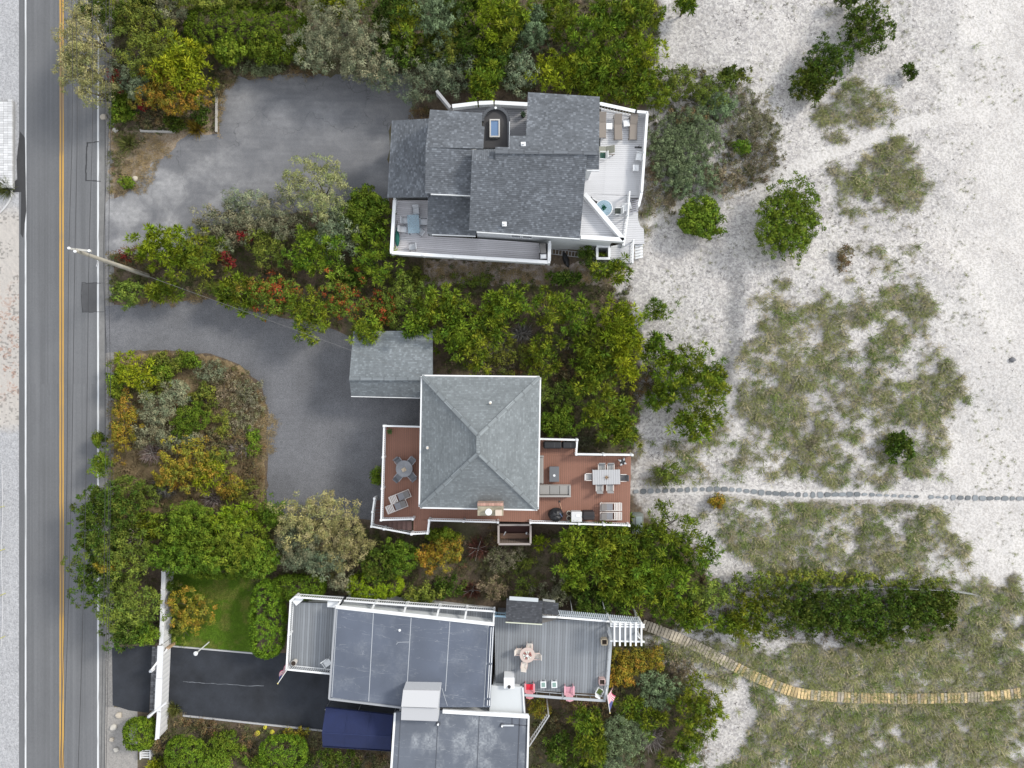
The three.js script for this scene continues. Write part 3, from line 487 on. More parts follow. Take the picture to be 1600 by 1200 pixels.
  mk('bench', box(g1.x - g0.x - 0.2, 0.06, 0.45, (g0.x + g1.x) / 2, 0.75, g1.z - 0.32), std([0.27, 0.17, 0.12], 0.8), sb);
  const sp = V(g1.x - 0.3, 1.6, (g0.z + g1.z) / 2 + 0.1); mk('shower_head', merge([rod(V(g1.x, 2.0, sp.z), sp, 0.03), cyl(0.13, 0.08, 0.05, sp.x, 1.5, sp.z)]), M.steel, sb);
  mk('paddle', bar(P(787, 836, 1.5), P(790, 831, 1.9), 0.08, 0.05), M.white, sb);
}
// garage
{
  const H = thing('garage', 'detached garage with grey shingle gable roof beside the dark drive', 'garage');
  const e = 3.0, r = 4.2, S = M.shingleGarage;
  facet(H, [[676, 516, e], [552, 518, e], [545.5, 592, r], [676, 592, r]], S); facet(H, [[549, 618.5, e], [677, 621.5, e], [676, 592, r], [545.5, 592, r]], S);
  mk('ridge_cap', bar(P(545.5, 592, r + 0.02), P(676, 592, r + 0.02), 0.24, 0.05), S, H);
  mk('wall', prism(inset(pxs([[552, 520], [674, 518], [675, 619], [550, 617]], e), 0.3), 0, e - 0.1), M.whiteSiding, H);
  mk('fascia', bar(P(549, 619.5, e - 0.08), P(677, 622.5, e - 0.08), 0.06, 0.16), M.white, H);
  const x = inset(pxs([[552, 520], [674, 518], [675, 619], [550, 617]], e), 0.3), d = part('garage_door', H);
  for (let k = 0; k < 4; k++) mk('panel', bar(x[0].clone().lerp(x[3], 0.15).setY(0.28 + k * 0.56).add(V(-0.04, 0, 0)), x[0].clone().lerp(x[3], 0.85).setY(0.28 + k * 0.56).add(V(-0.04, 0, 0)), 0.06, 0.54), M.white, d);
}
// ------------------------------------------------------------------ the flat roofed house
{
  const H = thing('house', 'flat roofed blue grey house with white rails and grey decks', 'house');
  const hA = 4.6, hB = 4.2;
  const membrane = (base, blot, seed) => mirrored(tex(1024, 1024, (i, j, u, v) => { const x = u * 16, y = v * 16, w = fbm(x * 0.6, y * 0.6 + seed, 5), s = ss(0.42, 0.8, fbm(x * 0.9 + seed, y * 0.7, 6)) * blot * (0.3 + 1.4 * vn(x * 9, y * 9)), sc = Math.abs(fbm(x * 0.25 + 4, y * 2.2 + seed, 4) - 0.5) < 0.006 ? 0.25 : 0; return mix3(base, [0.36, 0.38, 0.4], Math.min(0.8, s + sc)).map((c) => c * (0.82 + 0.36 * w) * (0.95 + 0.1 * hash(i, j))); }, 16));
  const rm = new THREE.MeshStandardMaterial({ map: membrane([0.092, 0.108, 0.145], 0.1, 3), roughness: 0.75 }), rm2 = new THREE.MeshStandardMaterial({ map: membrane([0.105, 0.118, 0.145], 0.42, 9), roughness: 0.8 });
  const RA = [[525, 947.5], [772.5, 975], [766, 1105], [627, 1105], [514.5, 1091.5]];
  const ra = mk('roof', flat([RA[4], RA[3], RA[2], RA[1], RA[0]], hA, 0.25), rm, H); ra.userData.label = 'blue grey membrane roof with pale seams';
  mk('wall', prism(inset(pxs(RA, hA), 0.25), 0, hA - 0.27), M.whiteSiding, H);
  const edge = (poly, h, w, t, m, parent, close = true) => { const q = pxs(poly, h); for (let k = 0; k < q.length - (close ? 0 : 1); k++) mk('edge_trim', bar(q[k].clone().setY(h + t / 2 + 0.003 * (k % 2)), q[(k + 1) % q.length].clone().setY(h + t / 2 + 0.003 * (k % 2)), w, t), m, parent); };
  edge([RA[0], RA[1]], hA, 0.26, 0.12, M.white, ra, false);
  edge([RA[0], RA[4], RA[3]], hA, 0.14, 0.1, std([0.3, 0.31, 0.33], 0.7), ra, false);
  const seam = std([0.4, 0.42, 0.45], 0.8), sq = (a, b, w = 0.05) => mk('seam', bar(P(...a, hA + 0.008), P(...b, hA + 0.008), w, 0.012), seam, ra);
  sq([527.5, 951.5], [762, 977]); sq([527, 952], [518.5, 1089]); sq([519, 1091], [625, 1104.5]); sq([583.5, 957.5], [576, 1096]); sq([642.5, 964], [636, 1074]); sq([703, 971], [696, 1080]); sq([763, 977.5], [756, 1104]); sq([690.5, 1075], [699, 1103], 0.03);
  sq([619, 1007], [622, 1003.5], 0.03); sq([622, 1003.5], [640.5, 1003], 0.03);
  { const v = part('vent', H), p = P(624, 985.5, hA + 0.1); mk('pipe', cyl(0.05, 0.05, 0.16, p.x, hA, p.z, 10), M.white, v); mk('flashing', cyl(0.11, 0.09, 0.04, p.x, hA, p.z, 12), M.white, v); }
  // strip of roof glazing at the deck side
  const gl = part('roof_glazing', H);
  for (const [y0, y1] of [[980, 1035], [1039, 1090], [1094, 1102]]) { const t = (y) => (y - 975) / 130, a0 = P(764.5 - 6.5 * t(y0), y0, hA + 0.1), b0 = P(771 - 6.5 * t(y0), y0, hA + 0.1), a1 = P(764.5 - 6.5 * t(y1), y1, hA + 0.1), b1 = P(771 - 6.5 * t(y1), y1, hA + 0.1); mk('pane', slab([a0, b0, b1, a1], 0.09), std([0.06, 0.075, 0.11], 0.2), gl); mk('bar', bar(a0.clone().lerp(b0, 0.5).setY(hA + 0.12), a1.clone().lerp(b1, 0.5).setY(hA + 0.12), 0.05, 0.05), M.white, gl); mk('bar', bar(b0.clone().setY(hA + 0.1), b1.clone().setY(hA + 0.1), 0.06, 0.16), M.white, gl); }
  // second flat roof
  const RB = [[617.5, 1113], [692, 1110], [826, 1118], [823, 1240], [609, 1240]];
  const rb = mk('roof', flat([RB[4], RB[3], RB[2], RB[1], RB[0]], hB, 0.25), rm2, H); rb.userData.label = 'blotched grey membrane roof at the garden side';
  mk('wall', prism(inset(pxs(RB, hB), 0.25), 0, hB - 0.27), M.whiteSiding, H);
  edge([RB[1], RB[2]], hB, 0.3, 0.2, M.white, rb, false); edge([RB[0], RB[4]], hB, 0.16, 0.12, M.white, rb, false); edge([RB[2], RB[3]], hB, 0.14, 0.1, M.white, rb, false);
  const s2 = std([0.06, 0.065, 0.08], 0.8), sB = (a, b, w, m) => mk('seam', bar(P(...a, hB + 0.009), P(...b, hB + 0.009), w, 0.012), m, rb);
  sB([684, 1128], [680, 1210], 0.05, s2); sB([749, 1117], [745, 1210], 0.05, s2); sB([812, 1120], [808, 1210], 0.09, s2); sB([823, 1120], [820, 1210], 0.09, s2); sB([800, 1118], [800, 1132], 0.08, s2); sB([800, 1132], [824, 1134], 0.08, s2); sB([626, 1116], [621, 1210], 0.05, s2);
  for (const [x, y] of [[684.5, 1131.5], [784.5, 1134]]) { const v = part('roof_drain', H), p = P(x, y, hB + 0.1); mk('collar', cyl(0.2, 0.15, 0.08, p.x, hB, p.z, 14), s2, v); mk('pipe', cyl(0.08, 0.08, 0.22, p.x, hB, p.z, 10), M.white, v); }
  { const p = P(786, 1134, hB + 0.15), q = P(803, 1134, hB + 0.15); mk('pipe_run', rod(p.setY(hB + 0.12), q.setY(hB + 0.12), 0.07), std([0.5, 0.52, 0.55], 0.5), H); }
  // white bulkhead
  const bk = part('bulkhead', H), ba = P(630, 1078, 6.1), bb = P(687, 1079, 6.1), bc = P(684, 1106, 6.1), bd = P(627, 1104, 6.1), be = P(684, 1127, 5.2), bf = P(626.5, 1125, 5.2), pale = std([0.5, 0.5, 0.51], 0.7);
  mk('wall', prism([ba, bb, bc, bd], hB - 0.3, 6.0), std([0.5, 0.51, 0.53], 0.7), bk); mk('cap', slab([bd.clone(), bc.clone(), bb.clone(), ba.clone()].map((p) => p.setY(6.12)), 0.12), pale, bk);
  mk('sloping_face', slab([bf, be, bc.clone().setY(5.85), bd.clone().setY(5.85)], 0.1), pale, bk); mk('wall', prism([bd.clone(), bc.clone(), be.clone(), bf.clone()], hB - 0.3, 5.1), std([0.5, 0.51, 0.53], 0.7), bk);
  mk('gutter', bar(bd.clone().setY(5.93).add(V(0.1, 0, 0.06)), bc.clone().setY(5.93).add(V(-0.1, 0, 0.06)), 0.08, 0.08), M.dark, bk);
  // white slab roof by the deck
  const ws = mk('porch_roof', flat([[764.5, 1114], [818.5, 1117], [816, 1073.5], [767, 1071.5]], 3.9, 0.2), std([0.52, 0.54, 0.55], 0.8), H); mk('wall', prism(inset(pxs([[764, 1114], [818, 1116], [815.5, 1074], [767.5, 1072]], 3.9), 0.2), 0, 3.68), M.whiteSiding, H);
  mk('edge_trim', bar(P(817, 1074, 3.95), P(819.5, 1117, 3.95), 0.1, 0.14), M.white, ws);
  // decks
  deck(H, [[[455, 941], [527, 943], [527, 951], [517, 1049], [452, 1045]]], HD3, Math.PI / 2 + 0.045, 0.2, M.deckGrey, 'narrow grey deck on the road side');
  deck(H, [[[537, 937], [773, 951], [773, 970], [533, 946]]], HD3, Math.PI / 2 + 0.03, 0.2, M.deckGrey, 'grey walkway behind white balusters');
  deck(H, [[[773, 962], [847, 967], [999, 973], [997, 1003], [955, 1003], [947, 1085], [817, 1078], [774, 1074]]], HD3, Math.PI / 2 + 0.03, 0.215, M.deckGrey, 'wide weathered grey deck on the dune side');
  mk('deck_skirt', prism(inset(pxs([[455, 942], [530, 944], [519, 1049], [452, 1044]], HD3), 0.3), 0, 2.7), std([0.28, 0.3, 0.32], 0.9), H);
  mk('deck_skirt', prism(inset(pxs([[773, 964], [950, 971], [946, 1084], [815, 1078], [774, 1073]], HD3), 0.3), 0, 2.7), std([0.2, 0.2, 0.21], 0.9), H);
  const ro = { top: 0.14, gap: 0.17, h: 0.95, every: 2.1, post: 0.13 };
  railing(H, [[536, 938.5], [461, 933], [454, 939], [447.5, 1046], [516, 1053]], HD3, ro);
  railing(H, [[536, 938.5], [587.5, 942.5], [636, 946], [687.5, 949.5], [730, 952.5], [772.5, 955.5]], HD3, { ...ro, every: 9 });
  [[536, 526], [587.5, 581], [636, 631], [687.5, 682.5], [730, 726], [772.5, 771]].forEach(([xo, xi]) => { const yo = 935 + (xo - 536) * 0.059, yi = 947.5 + (xi - 525) * 0.11; mk('brace', bar(P(xo, yo, HD3 + 0.15), P(xi, yi, hA + 0.05), 0.14, 0.14), M.white, H); });
  railing(H, [[774, 962.5], [790, 963.5]], HD3, { ...ro, mat: std([0.3, 0.45, 0.55], 0.6) });
  railing(H, [[848.5, 963.5], [872, 964.5], [947, 970.5], [1000, 974]], HD3, { top: 0.16, gap: 0.4, h: 0.8, every: 4 });
  const lv = part('slat_fence', H); for (let k = 0; k < 40; k++) { const t = k / 39, x = lerp(873, 998, t), y = lerp(957, 968, t); mk('slat', bar(P(x, y - 3.5, 3.35), P(x + 3, y + 5.5, 3.85), 0.09, 0.05), std([0.5, 0.55, 0.6], 0.6), lv); }
  for (const [x, y] of [[894.5, 948], [945, 944], [995, 958]]) mk('pole', rod(P(x, y, 2.9).setY(0.2), P(x, y + 9, 4.5).setY(4.2), 0.035), std([0.4, 0.42, 0.42], 0.6), H);
  const gr = std([0.36, 0.38, 0.4], 0.7);
  railing(H, [[951, 981], [955, 1001], [949.5, 1072], [945, 1095], [880, 1091], [818.5, 1086]], HD3, { top: 0.2, gap: 0.9, h: 0.95, every: 2.6, mat: gr });
  // shed roof and pergola
  const sh = part('shed', H); mk('platform', prism(inset(pxs([[790, 950], [873, 955], [872, 968], [848, 976], [790, 974]], 3.2), 0.2), 0, 3.29), std([0.14, 0.13, 0.12], 0.9), sh); mk('roof', slab(pxs([[791.5, 935.5, 5.0], [848, 939.5, 5.0], [847, 974.5, 4.6], [790, 971, 4.6]]), 0.1), M.shingleShed, sh); mk('roof', slab(pxs([[848.5, 940, 4.8], [873, 943, 4.8], [872, 961, 4.6], [848.3, 959.5, 4.6]]), 0.1), M.shingleShed, sh);
  mk('wall', prism(inset(pxs([[791.5, 936], [847, 940], [846, 973], [791, 970]], 4.6), 0.3), 3.3, 4.45), M.whiteSiding, sh); mk('wall', prism(inset(pxs([[846, 941], [872, 944], [871, 960], [846, 959]], 4.6), 0.2), 3.3, 4.45), M.whiteSiding, sh);
  mk('fascia', bar(P(790, 972, 4.55), P(847, 975.5, 4.55), 0.07, 0.14), std([0.6, 0.62, 0.5], 0.7), sh); mk('ridge_flashing', bar(P(796, 934.6, 5.02), P(841, 937.6, 5.02), 0.3, 0.05), std([0.45, 0.48, 0.5], 0.6), sh);
  const pg = part('pergola', H), hp = 5.3;
  for (const y of [974.5, 978, 1001]) mk('beam', bar(P(953.5, y, hp), P(1007, y + 1.5, hp), 0.11, 0.15), M.white, pg);
  for (const x of [960, 968.5, 977, 985.2, 993.6, 1002.2]) mk('rafter', bar(P(x, 972, hp + 0.14), P(x, 1009, hp + 0.14), 0.12, 0.12), M.white, pg);
  for (const [x, y] of [[956, 976], [1004, 977], [956, 1002], [1004, 1003]]) { const p = P(x, y, hp); mk('post', box(0.13, hp - 0.08, 0.13, p.x, 0, p.z), M.white, pg); }
  mk('brace', bar(P(994, 991, 5.2), P(1003, 1001, 4.6), 0.09, 0.09), M.white, pg);
  // garden stair
  const gs = part('stair_rail', H); mk('rail', bar(P(827, 1166, 2.0), P(858, 1118, 3.6), 0.08, 0.1), std([0.5, 0.5, 0.5], 0.7), gs); mk('rail', bar(P(825, 1160, 1.6), P(855, 1117, 2.9), 0.06, 0.06), std([0.45, 0.45, 0.45], 0.7), gs);
  for (let k = 0; k < 12; k++) { const a = P(827, 1166, 2.0).lerp(P(858, 1118, 3.6), (k + 0.5) / 12); mk('baluster', box(0.04, 0.9, 0.04, a.x, a.y - 0.95, a.z), std([0.5, 0.5, 0.5], 0.7), gs); }
  for (const t of [0.02, 0.98]) { const a = P(827, 1166, 2.0).lerp(P(858, 1118, 3.6), t); mk('post', box(0.1, a.y, 0.1, a.x, 0, a.z), std([0.5, 0.5, 0.5], 0.7), gs); }
}
console.log('houses done');

// ------------------------------------------------------------------ furniture
const at = (px, py, h, top = 0.5) => { const p = P(px, py, h + top); p.y = h; return p; };
const deg = Math.PI / 180;
function chair(pos, turn, label, group, o = {}) {       // faces +z before turning
  const t = thing(o.name ?? 'patio_chair', label, 'chair', pos, turn, group), w = o.w ?? 0.52, m = o.mat ?? M.white, f = o.frame ?? m;
  mk('seat', rbox(w, 0.06, 0.5, 0, 0.4, 0.02, 0.03), m, t);
  const bk = rbox(w, 0.5, 0.06, 0, 0, 0, 0.03); bk.rotateX(-0.32); bk.translate(0, 0.45, -0.22); mk('backrest', bk, o.back ?? m, t);
  for (const x of [-1, 1]) for (const z of [-1, 1]) mk('leg', rod(V(x * w * 0.46, 0, z * 0.24 + 0.02), V(x * w * 0.44, 0.42, z * 0.2 + 0.02), 0.02), f, t);
  for (const x of [-1, 1]) mk('armrest', bar(V(x * (w / 2 + 0.02), 0.62, -0.25), V(x * (w / 2 + 0.02), 0.62, 0.25), 0.05, 0.03), f, t);
  for (const x of [-1, 1]) mk('arm_post', bar(V(x * (w / 2 + 0.02), 0.4, 0.2), V(x * (w / 2 + 0.02), 0.605, 0.2), 0.03, 0.03), f, t);
  if (o.cushion) mk('cushion', rbox(w - 0.08, 0.08, 0.42, 0, 0.46, 0.02, 0.03), o.cushion, t);
  return t;
}
function lounger(pos, turn, label, group, o = {}) {     // head towards -z
  const t = thing('sun_lounger', label, 'sun lounger', pos, turn, group), f = o.frame ?? M.teak, w = o.w ?? 0.66, L = o.L ?? 1.95;
  for (const x of [-1, 1]) mk('side_rail', box(0.05, 0.07, L, x * w / 2, 0.27, 0), f, t);
  for (const x of [-1, 1]) for (const z of [-0.85, 0.85]) mk('leg', box(0.06, 0.27, 0.06, x * w / 2, 0, z * L / 2), f, t);
  if (o.slats) {
    for (let k = 0; k < o.slats; k++) mk('slat', box(w - 0.06, 0.025, 0.085, 0, 0.33, L / 2 - 0.06 - k * 0.125), f, t);
    mk('cushion', rbox(w - 0.08, 0.07, L - o.slats * 0.125 - 0.5, 0, 0.33, -0.1 + (0.1 + 0 - o.slats * 0.125) / 2 + 0.2, 0.03), o.cloth, t);
    const b = rbox(w - 0.08, 0.06, 0.52, 0, 0, -0.26, 0.03); b.rotateX(0.35); b.translate(0, 0.36, -L / 2 + 0.52); mk('backrest', b, o.back ?? o.cloth, t);
    mk('foot_bar', box(w + 0.05, 0.05, 0.05, 0, 0.345, L / 2), f, t); mk('head_bar', box(w + 0.05, 0.05, 0.05, 0, 0.345, -L / 2), f, t);
  } else {
    mk('mattress', rbox(w, 0.09, L * 0.62, 0, 0.345, L * 0.19, 0.04), o.cloth, t);
    const b = rbox(w, 0.08, L * 0.4, 0, 0, -L * 0.2, 0.04); b.rotateX(0.5); b.translate(0, 0.37, -L * 0.125); mk('backrest', b, o.back ?? o.cloth, t);
  }
  return t;
}
function table(pos, turn, label, o) {
  const t = thing(o.name ?? 'table', label, 'table', pos, turn), h = o.h ?? 0.74;
  if (o.r) { mk('tabletop', cyl(o.r, o.r, 0.04, 0, h - 0.04, 0, 40), o.mat, t); if (o.rim) { const g = new THREE.TorusGeometry(o.r, 0.035, 8, 40); g.rotateX(Math.PI / 2); g.translate(0, h - 0.02, 0); mk('rim', g, o.rim, t); } mk('pedestal', cyl(0.06, 0.05, h - 0.04, 0, 0, 0), o.leg ?? o.mat, t); mk('base', cyl(0.3, 0.1, 0.05), o.leg ?? o.mat, t); if (o.inner) mk('inner_ring', cyl(o.r * 0.55, o.r * 0.55, 0.012, 0, h, 0, 32), o.inner, t); }
  else {
    const n = o.slats ?? 1; for (let k = 0; k < n; k++) mk(n > 1 ? 'slat' : 'tabletop', rbox(o.w / n - (n > 1 ? 0.012 : 0), 0.045, o.d, -o.w / 2 + (k + 0.5) * o.w / n, h - 0.045, 0, 0.01), o.mat, t);
    if (n > 1) mk('apron', box(o.w - 0.06, 0.05, o.d - 0.06, 0, h - 0.1, 0), o.leg ?? o.mat, t);
    for (const x of [-1, 1]) for (const z of [-1, 1]) mk('leg', box(0.06, h - (n > 1 ? 0.1 : 0.045), 0.06, x * (o.w / 2 - 0.06), 0, z * (o.d / 2 - 0.06)), o.leg ?? o.mat, t);
  }
  return t;
}
function planter(pos, label, o) {
  const t = thing(o.name ?? 'planter', label, 'planter', pos, o.turn ?? 0), w = o.w ?? 0.5, h = o.h ?? 0.45;
  if (o.round) mk('pot', cyl(w * 0.4, w * 0.5, h, 0, 0, 0, 20), o.mat, t);
  else for (const [x, z, a, b] of [[0, -w / 2, w, 0.08], [0, w / 2, w, 0.08], [-w / 2, 0, 0.08, w - 0.08], [w / 2, 0, 0.08, w - 0.08]]) mk('side', box(a, h, b, x, 0, z), o.mat, t);
  mk('soil', o.round ? cyl(w * 0.42, w * 0.42, 0.02, 0, h, 0) : box(w - 0.08, h - 0.12, w - 0.08), std([0.035, 0.025, 0.02], 1), t);
  if (o.plant) { const m = new THREE.MeshStandardMaterial({ roughness: 0.7, side: THREE.DoubleSide }); m.color.setRGB(...o.plant); const r = rng(Math.round(pos.x * 91 + 400)), gs = []; for (let k = 0; k < 60; k++) { const g = new THREE.PlaneGeometry(0.06, 0.2); g.translate(0, 0.1, 0); g.rotateX(r() * 1.5); g.rotateY(r() * 6.3); g.translate((r() - 0.5) * w * 0.6, h - 0.05 + r() * 0.25, (r() - 0.5) * w * 0.6); gs.push(g); } mk('foliage', merge(gs), m, t); }
  return t;
}
const sling = std([0.46, 0.47, 0.49], 0.9), darkFrame = std([0.1, 0.1, 0.11], 0.5), glassTop = new THREE.MeshPhysicalMaterial({ color: new THREE.Color(0.55, 0.68, 0.75), roughness: 0.1, transmission: 0.75, thickness: 0 });
// deck of the stepped house, road side
table(at(646, 350, HD1, 0.7), 0.05, 'rectangular glass topped table among pale sling chairs', { w: 0.95, d: 1.5, mat: glassTop, leg: darkFrame });
const gsl = 'sling chairs round the glass table';
chair(at(650, 329, HD1), 0.05, 'pale sling chair at the roof wall end of the glass table', gsl, { mat: sling, frame: darkFrame });
chair(at(634, 345, HD1), 90 * deg, 'pale sling chair at the rail side of glass table, beside the wall end', gsl, { mat: sling, frame: darkFrame });
chair(at(662, 347, HD1), -92 * deg, 'pale sling chair between glass table and dark low roof', gsl, { mat: sling, frame: darkFrame });
chair(at(630, 358.5, HD1), 85 * deg, 'pale sling chair at glass table beside the green parasol', gsl, { mat: sling, frame: darkFrame });
chair(at(657, 362, HD1), -125 * deg, 'pale sling chair turned askew at the glass table corner', gsl, { mat: sling, frame: darkFrame });
chair(at(644, 386, HD1), -85 * deg, 'single pale sling chair alone at the long white parapet', undefined, { mat: sling, frame: darkFrame });
{ const t = thing('parasol', 'closed dark green parasol lying along the white parapet', 'parasol', at(620.5, 370, HD1, 0.3)); t.rotation.y = 0.03; const g = new THREE.LatheGeometry([[0.02, 0], [0.1, 0.1], [0.2, 0.5], [0.17, 1.0], [0.08, 1.4], [0.03, 1.6]].map((p) => new THREE.Vector2(...p)), 12); const ps = g.attributes.position; for (let i = 0; i < ps.count; i++) { const a = Math.atan2(ps.getZ(i), ps.getX(i)), k = 1 + 0.25 * Math.sin(a * 6); ps.setXYZ(i, ps.getX(i) * k, ps.getY(i), ps.getZ(i) * k); } g.rotateX(-Math.PI / 2); g.translate(0, 0.26, 0.8); g.computeVertexNormals(); mk('canopy', g, std([0.008, 0.09, 0.07], 0.9), t); mk('pole', rod(V(0, 0.26, -0.9), V(0, 0.26, -1.9 + 1.2), 0.025), M.teak, t); mk('pole', rod(V(0, 0.26, -0.75), V(0, 0.03, -1.35), 0.025), M.teak, t); mk('finial', cyl(0.04, 0.03, 0.26, 0, 0, 0.5), M.teak, t); }
{ const t = thing('grill', 'stainless steel grill cart at the end of the long deck', 'grill', at(849, 391, HD1, 0.9), 0.06); mk('cabinet', rbox(0.62, 0.85, 1.25, 0, 0, 0), M.dark, t); mk('lid', rbox(0.5, 0.22, 0.82, -0.03, 0.85, -0.15, 0.08), std([0.2, 0.19, 0.18], 0.35, { metalness: 0.6 }), t); mk('side_shelf', box(0.5, 0.03, 0.4, -0.03, 0.87, 0.5), M.steel, t); mk('handle', bar(V(-0.33, 0.98, -0.5), V(-0.33, 0.98, 0.2), 0.03, 0.03), M.steel, t); mk('tray', rbox(0.4, 0.05, 0.26, -0.03, 0.9, 0.5), M.white, t); }
// deck of the stepped house, dune side
const ga = 'taupe sun loungers on the white deck', lo = { cloth: M.taupe, frame: M.taupe, L: 2.05, w: 0.62 };
lounger(at(941, 195, HD1), 0.0, 'taupe sun lounger half hidden under the shingle eave', ga, lo);
lounger(at(966, 198, HD1), 0.03, 'taupe sun lounger between the two white side tables', ga, lo);
lounger(at(990, 198, HD1), -0.03, 'taupe sun lounger nearest the solid white deck corner', ga, lo);
lounger(at(943, 234, HD1), -90 * deg, 'olive grey sun lounger lying crosswise under the eave', undefined, { ...lo, cloth: std([0.24, 0.24, 0.2], 0.9), L: 1.9 });
table(at(952, 197, HD1, 0.45), 0, 'small white side table with round grey top between loungers', { name: 'side_table', w: 0.5, d: 0.5, h: 0.45, mat: M.white, slats: 3 });
{ const t = table(at(979, 192.5, HD1, 0.45), 0.1, 'small white lattice side table near the deck corner', { name: 'side_table', w: 0.5, d: 0.5, h: 0.45, mat: M.white, slats: 5 }); }
chair(at(942, 243, HD1), -90 * deg, 'white chair with dark green seat under the eave', undefined, { mat: M.white, cushion: std([0.03, 0.08, 0.06], 0.9), w: 0.56 });
chair(at(999, 244.5, HD1), -100 * deg, 'white plastic chair with black strap beside the long parapet', undefined, { mat: M.white, w: 0.58, cushion: M.white });
{ const t = thing('umbrella_stand', 'black folding stand lying by the white parapet', 'stand', at(998, 229, HD1, 0.2)); mk('foot', bar(V(-0.3, 0.04, 0), V(0.28, 0.04, 0.02), 0.08, 0.07), M.black, t); mk('stem', rod(V(0, 0.07, 0), V(0, 0.4, 0.01), 0.03), M.black, t); }
table(at(993.5, 262, HD1, 0.45), 0, 'small white stool table below the white chair', { name: 'side_table', w: 0.5, d: 0.5, h: 0.45, mat: M.white, slats: 2 });
table(at(943.5, 325.5, HD1, 0.72), 0, 'round glass garden table with white rim beside the triangle terrace', { r: 0.68, mat: glassTop, rim: M.white, leg: M.white, inner: null });
planter(at(943.5, 325, HD1 + 0.74, 0.1), 'small green potted plant on the round glass table', { round: true, w: 0.2, h: 0.12, mat: M.white, plant: [0.01, 0.12, 0.07], name: 'potted_plant' });
chair(at(966, 330, HD1), -90 * deg, 'white chair with dark slatted seat at the round glass table', undefined, { mat: std([0.06, 0.07, 0.06], 0.8), frame: M.white, back: M.white });
chair(at(977, 324, HD1), -80 * deg, 'white chair pushed against the stair rail', undefined, { mat: M.white });
chair(at(927, 317, HD1), 60 * deg, 'dark chair tucked behind the thick diagonal white beam', undefined, { mat: M.dark, frame: M.white });
planter(at(817.5, 178, HD1, 0.5), 'dark leafy pot plant on the small deck by the skylight', { round: true, w: 0.4, h: 0.35, mat: M.dark, plant: [0.03, 0.06, 0.025], name: 'potted_plant' });
{ const t = thing('ladder', 'aluminium ladder lying on the ground below the stepped house', 'ladder', P(883, 395.5, 0), -0.12); for (const z of [-0.22, 0.22]) mk('rail', box(2.5, 0.06, 0.05, 0, 0.02, z), M.steel, t); for (let k = 0; k < 9; k++) mk('rung', box(0.05, 0.04, 0.39, -1.12 + k * 0.28, 0.03, 0), M.steel, t); }
{ const t = thing('tarpaulin', 'crumpled black tarpaulin on the ground beside the ladder', 'tarp', P(884, 406, 0)); const g = new THREE.IcosahedronGeometry(0.5, 3), p = g.attributes.position; for (let i = 0; i < p.count; i++) { const k = 0.6 + 0.6 * fbm(p.getX(i) * 3 + 7, p.getZ(i) * 3 + p.getY(i) * 2, 3); p.setXYZ(i, p.getX(i) * 0.55 * k + p.getZ(i) * 0.35, Math.max(0, p.getY(i) * 0.5 * k + 0.05), p.getZ(i) * 1.5 * k); } g.computeVertexNormals(); mk('sheet', g, M.black, t); }
// deck of the hip roofed house, road side
const grey = std([0.17, 0.175, 0.19], 0.7), greyTop = new THREE.MeshStandardMaterial({ map: asphalt([0.22, 0.225, 0.24], 91, 0.3, 1.5, 0.5), roughness: 0.6 });
table(at(631.5, 732.5, HD2, 0.72), 0, 'round grey patio table on the brown deck', { r: 0.68, mat: greyTop, leg: grey });
{ const t = thing('table_centrepiece', 'weathered driftwood piece on the round grey table', 'ornament', at(631, 734, HD2 + 0.72, 0.05), 0.5); mk('base', rbox(0.34, 0.05, 0.3, 0, 0, 0), std([0.5, 0.4, 0.28], 0.9), t); mk('branch', rod(V(-0.12, 0.07, 0.1), V(0.14, 0.12, -0.12), 0.05, 0.03), std([0.55, 0.46, 0.36], 0.9), t); }
for (const [x, y, a, l] of [[623, 721, 40, 'grey metal chair at the round table, planter side towards the rail'], [643, 720, -40, 'grey metal chair at the round table, planter side towards the house'], [622.5, 745.5, 140, 'grey metal chair at the round table, lounger side towards the rail'], [644, 744.5, -140, 'grey metal chair at the round table, lounger side towards the house']]) chair(at(x, y, HD2), a * deg, l, 'grey chairs round the patio table', { mat: grey, frame: std([0.3, 0.3, 0.32], 0.5), w: 0.5 });
const wood2 = std([0.62, 0.58, 0.55], 0.7), ls = { slats: 5, frame: wood2, cloth: M.greyCloth, L: 1.75, w: 0.62, back: std([0.16, 0.15, 0.145], 0.9) };
lounger(at(624.5, 777, HD2), -68 * deg, 'slatted sun lounger with grey cushion nearer the round table', 'slatted loungers on the road side deck', ls);
lounger(at(619.5, 792, HD2), -68 * deg, 'slatted sun lounger with grey cushion nearer the corner stair', 'slatted loungers on the road side deck', ls);
planter(at(608.5, 674, HD2, 0.5), 'small leafy pot plant in the brown deck corner', { round: true, w: 0.34, h: 0.3, mat: M.brick, plant: [0.07, 0.11, 0.025], name: 'potted_plant' });
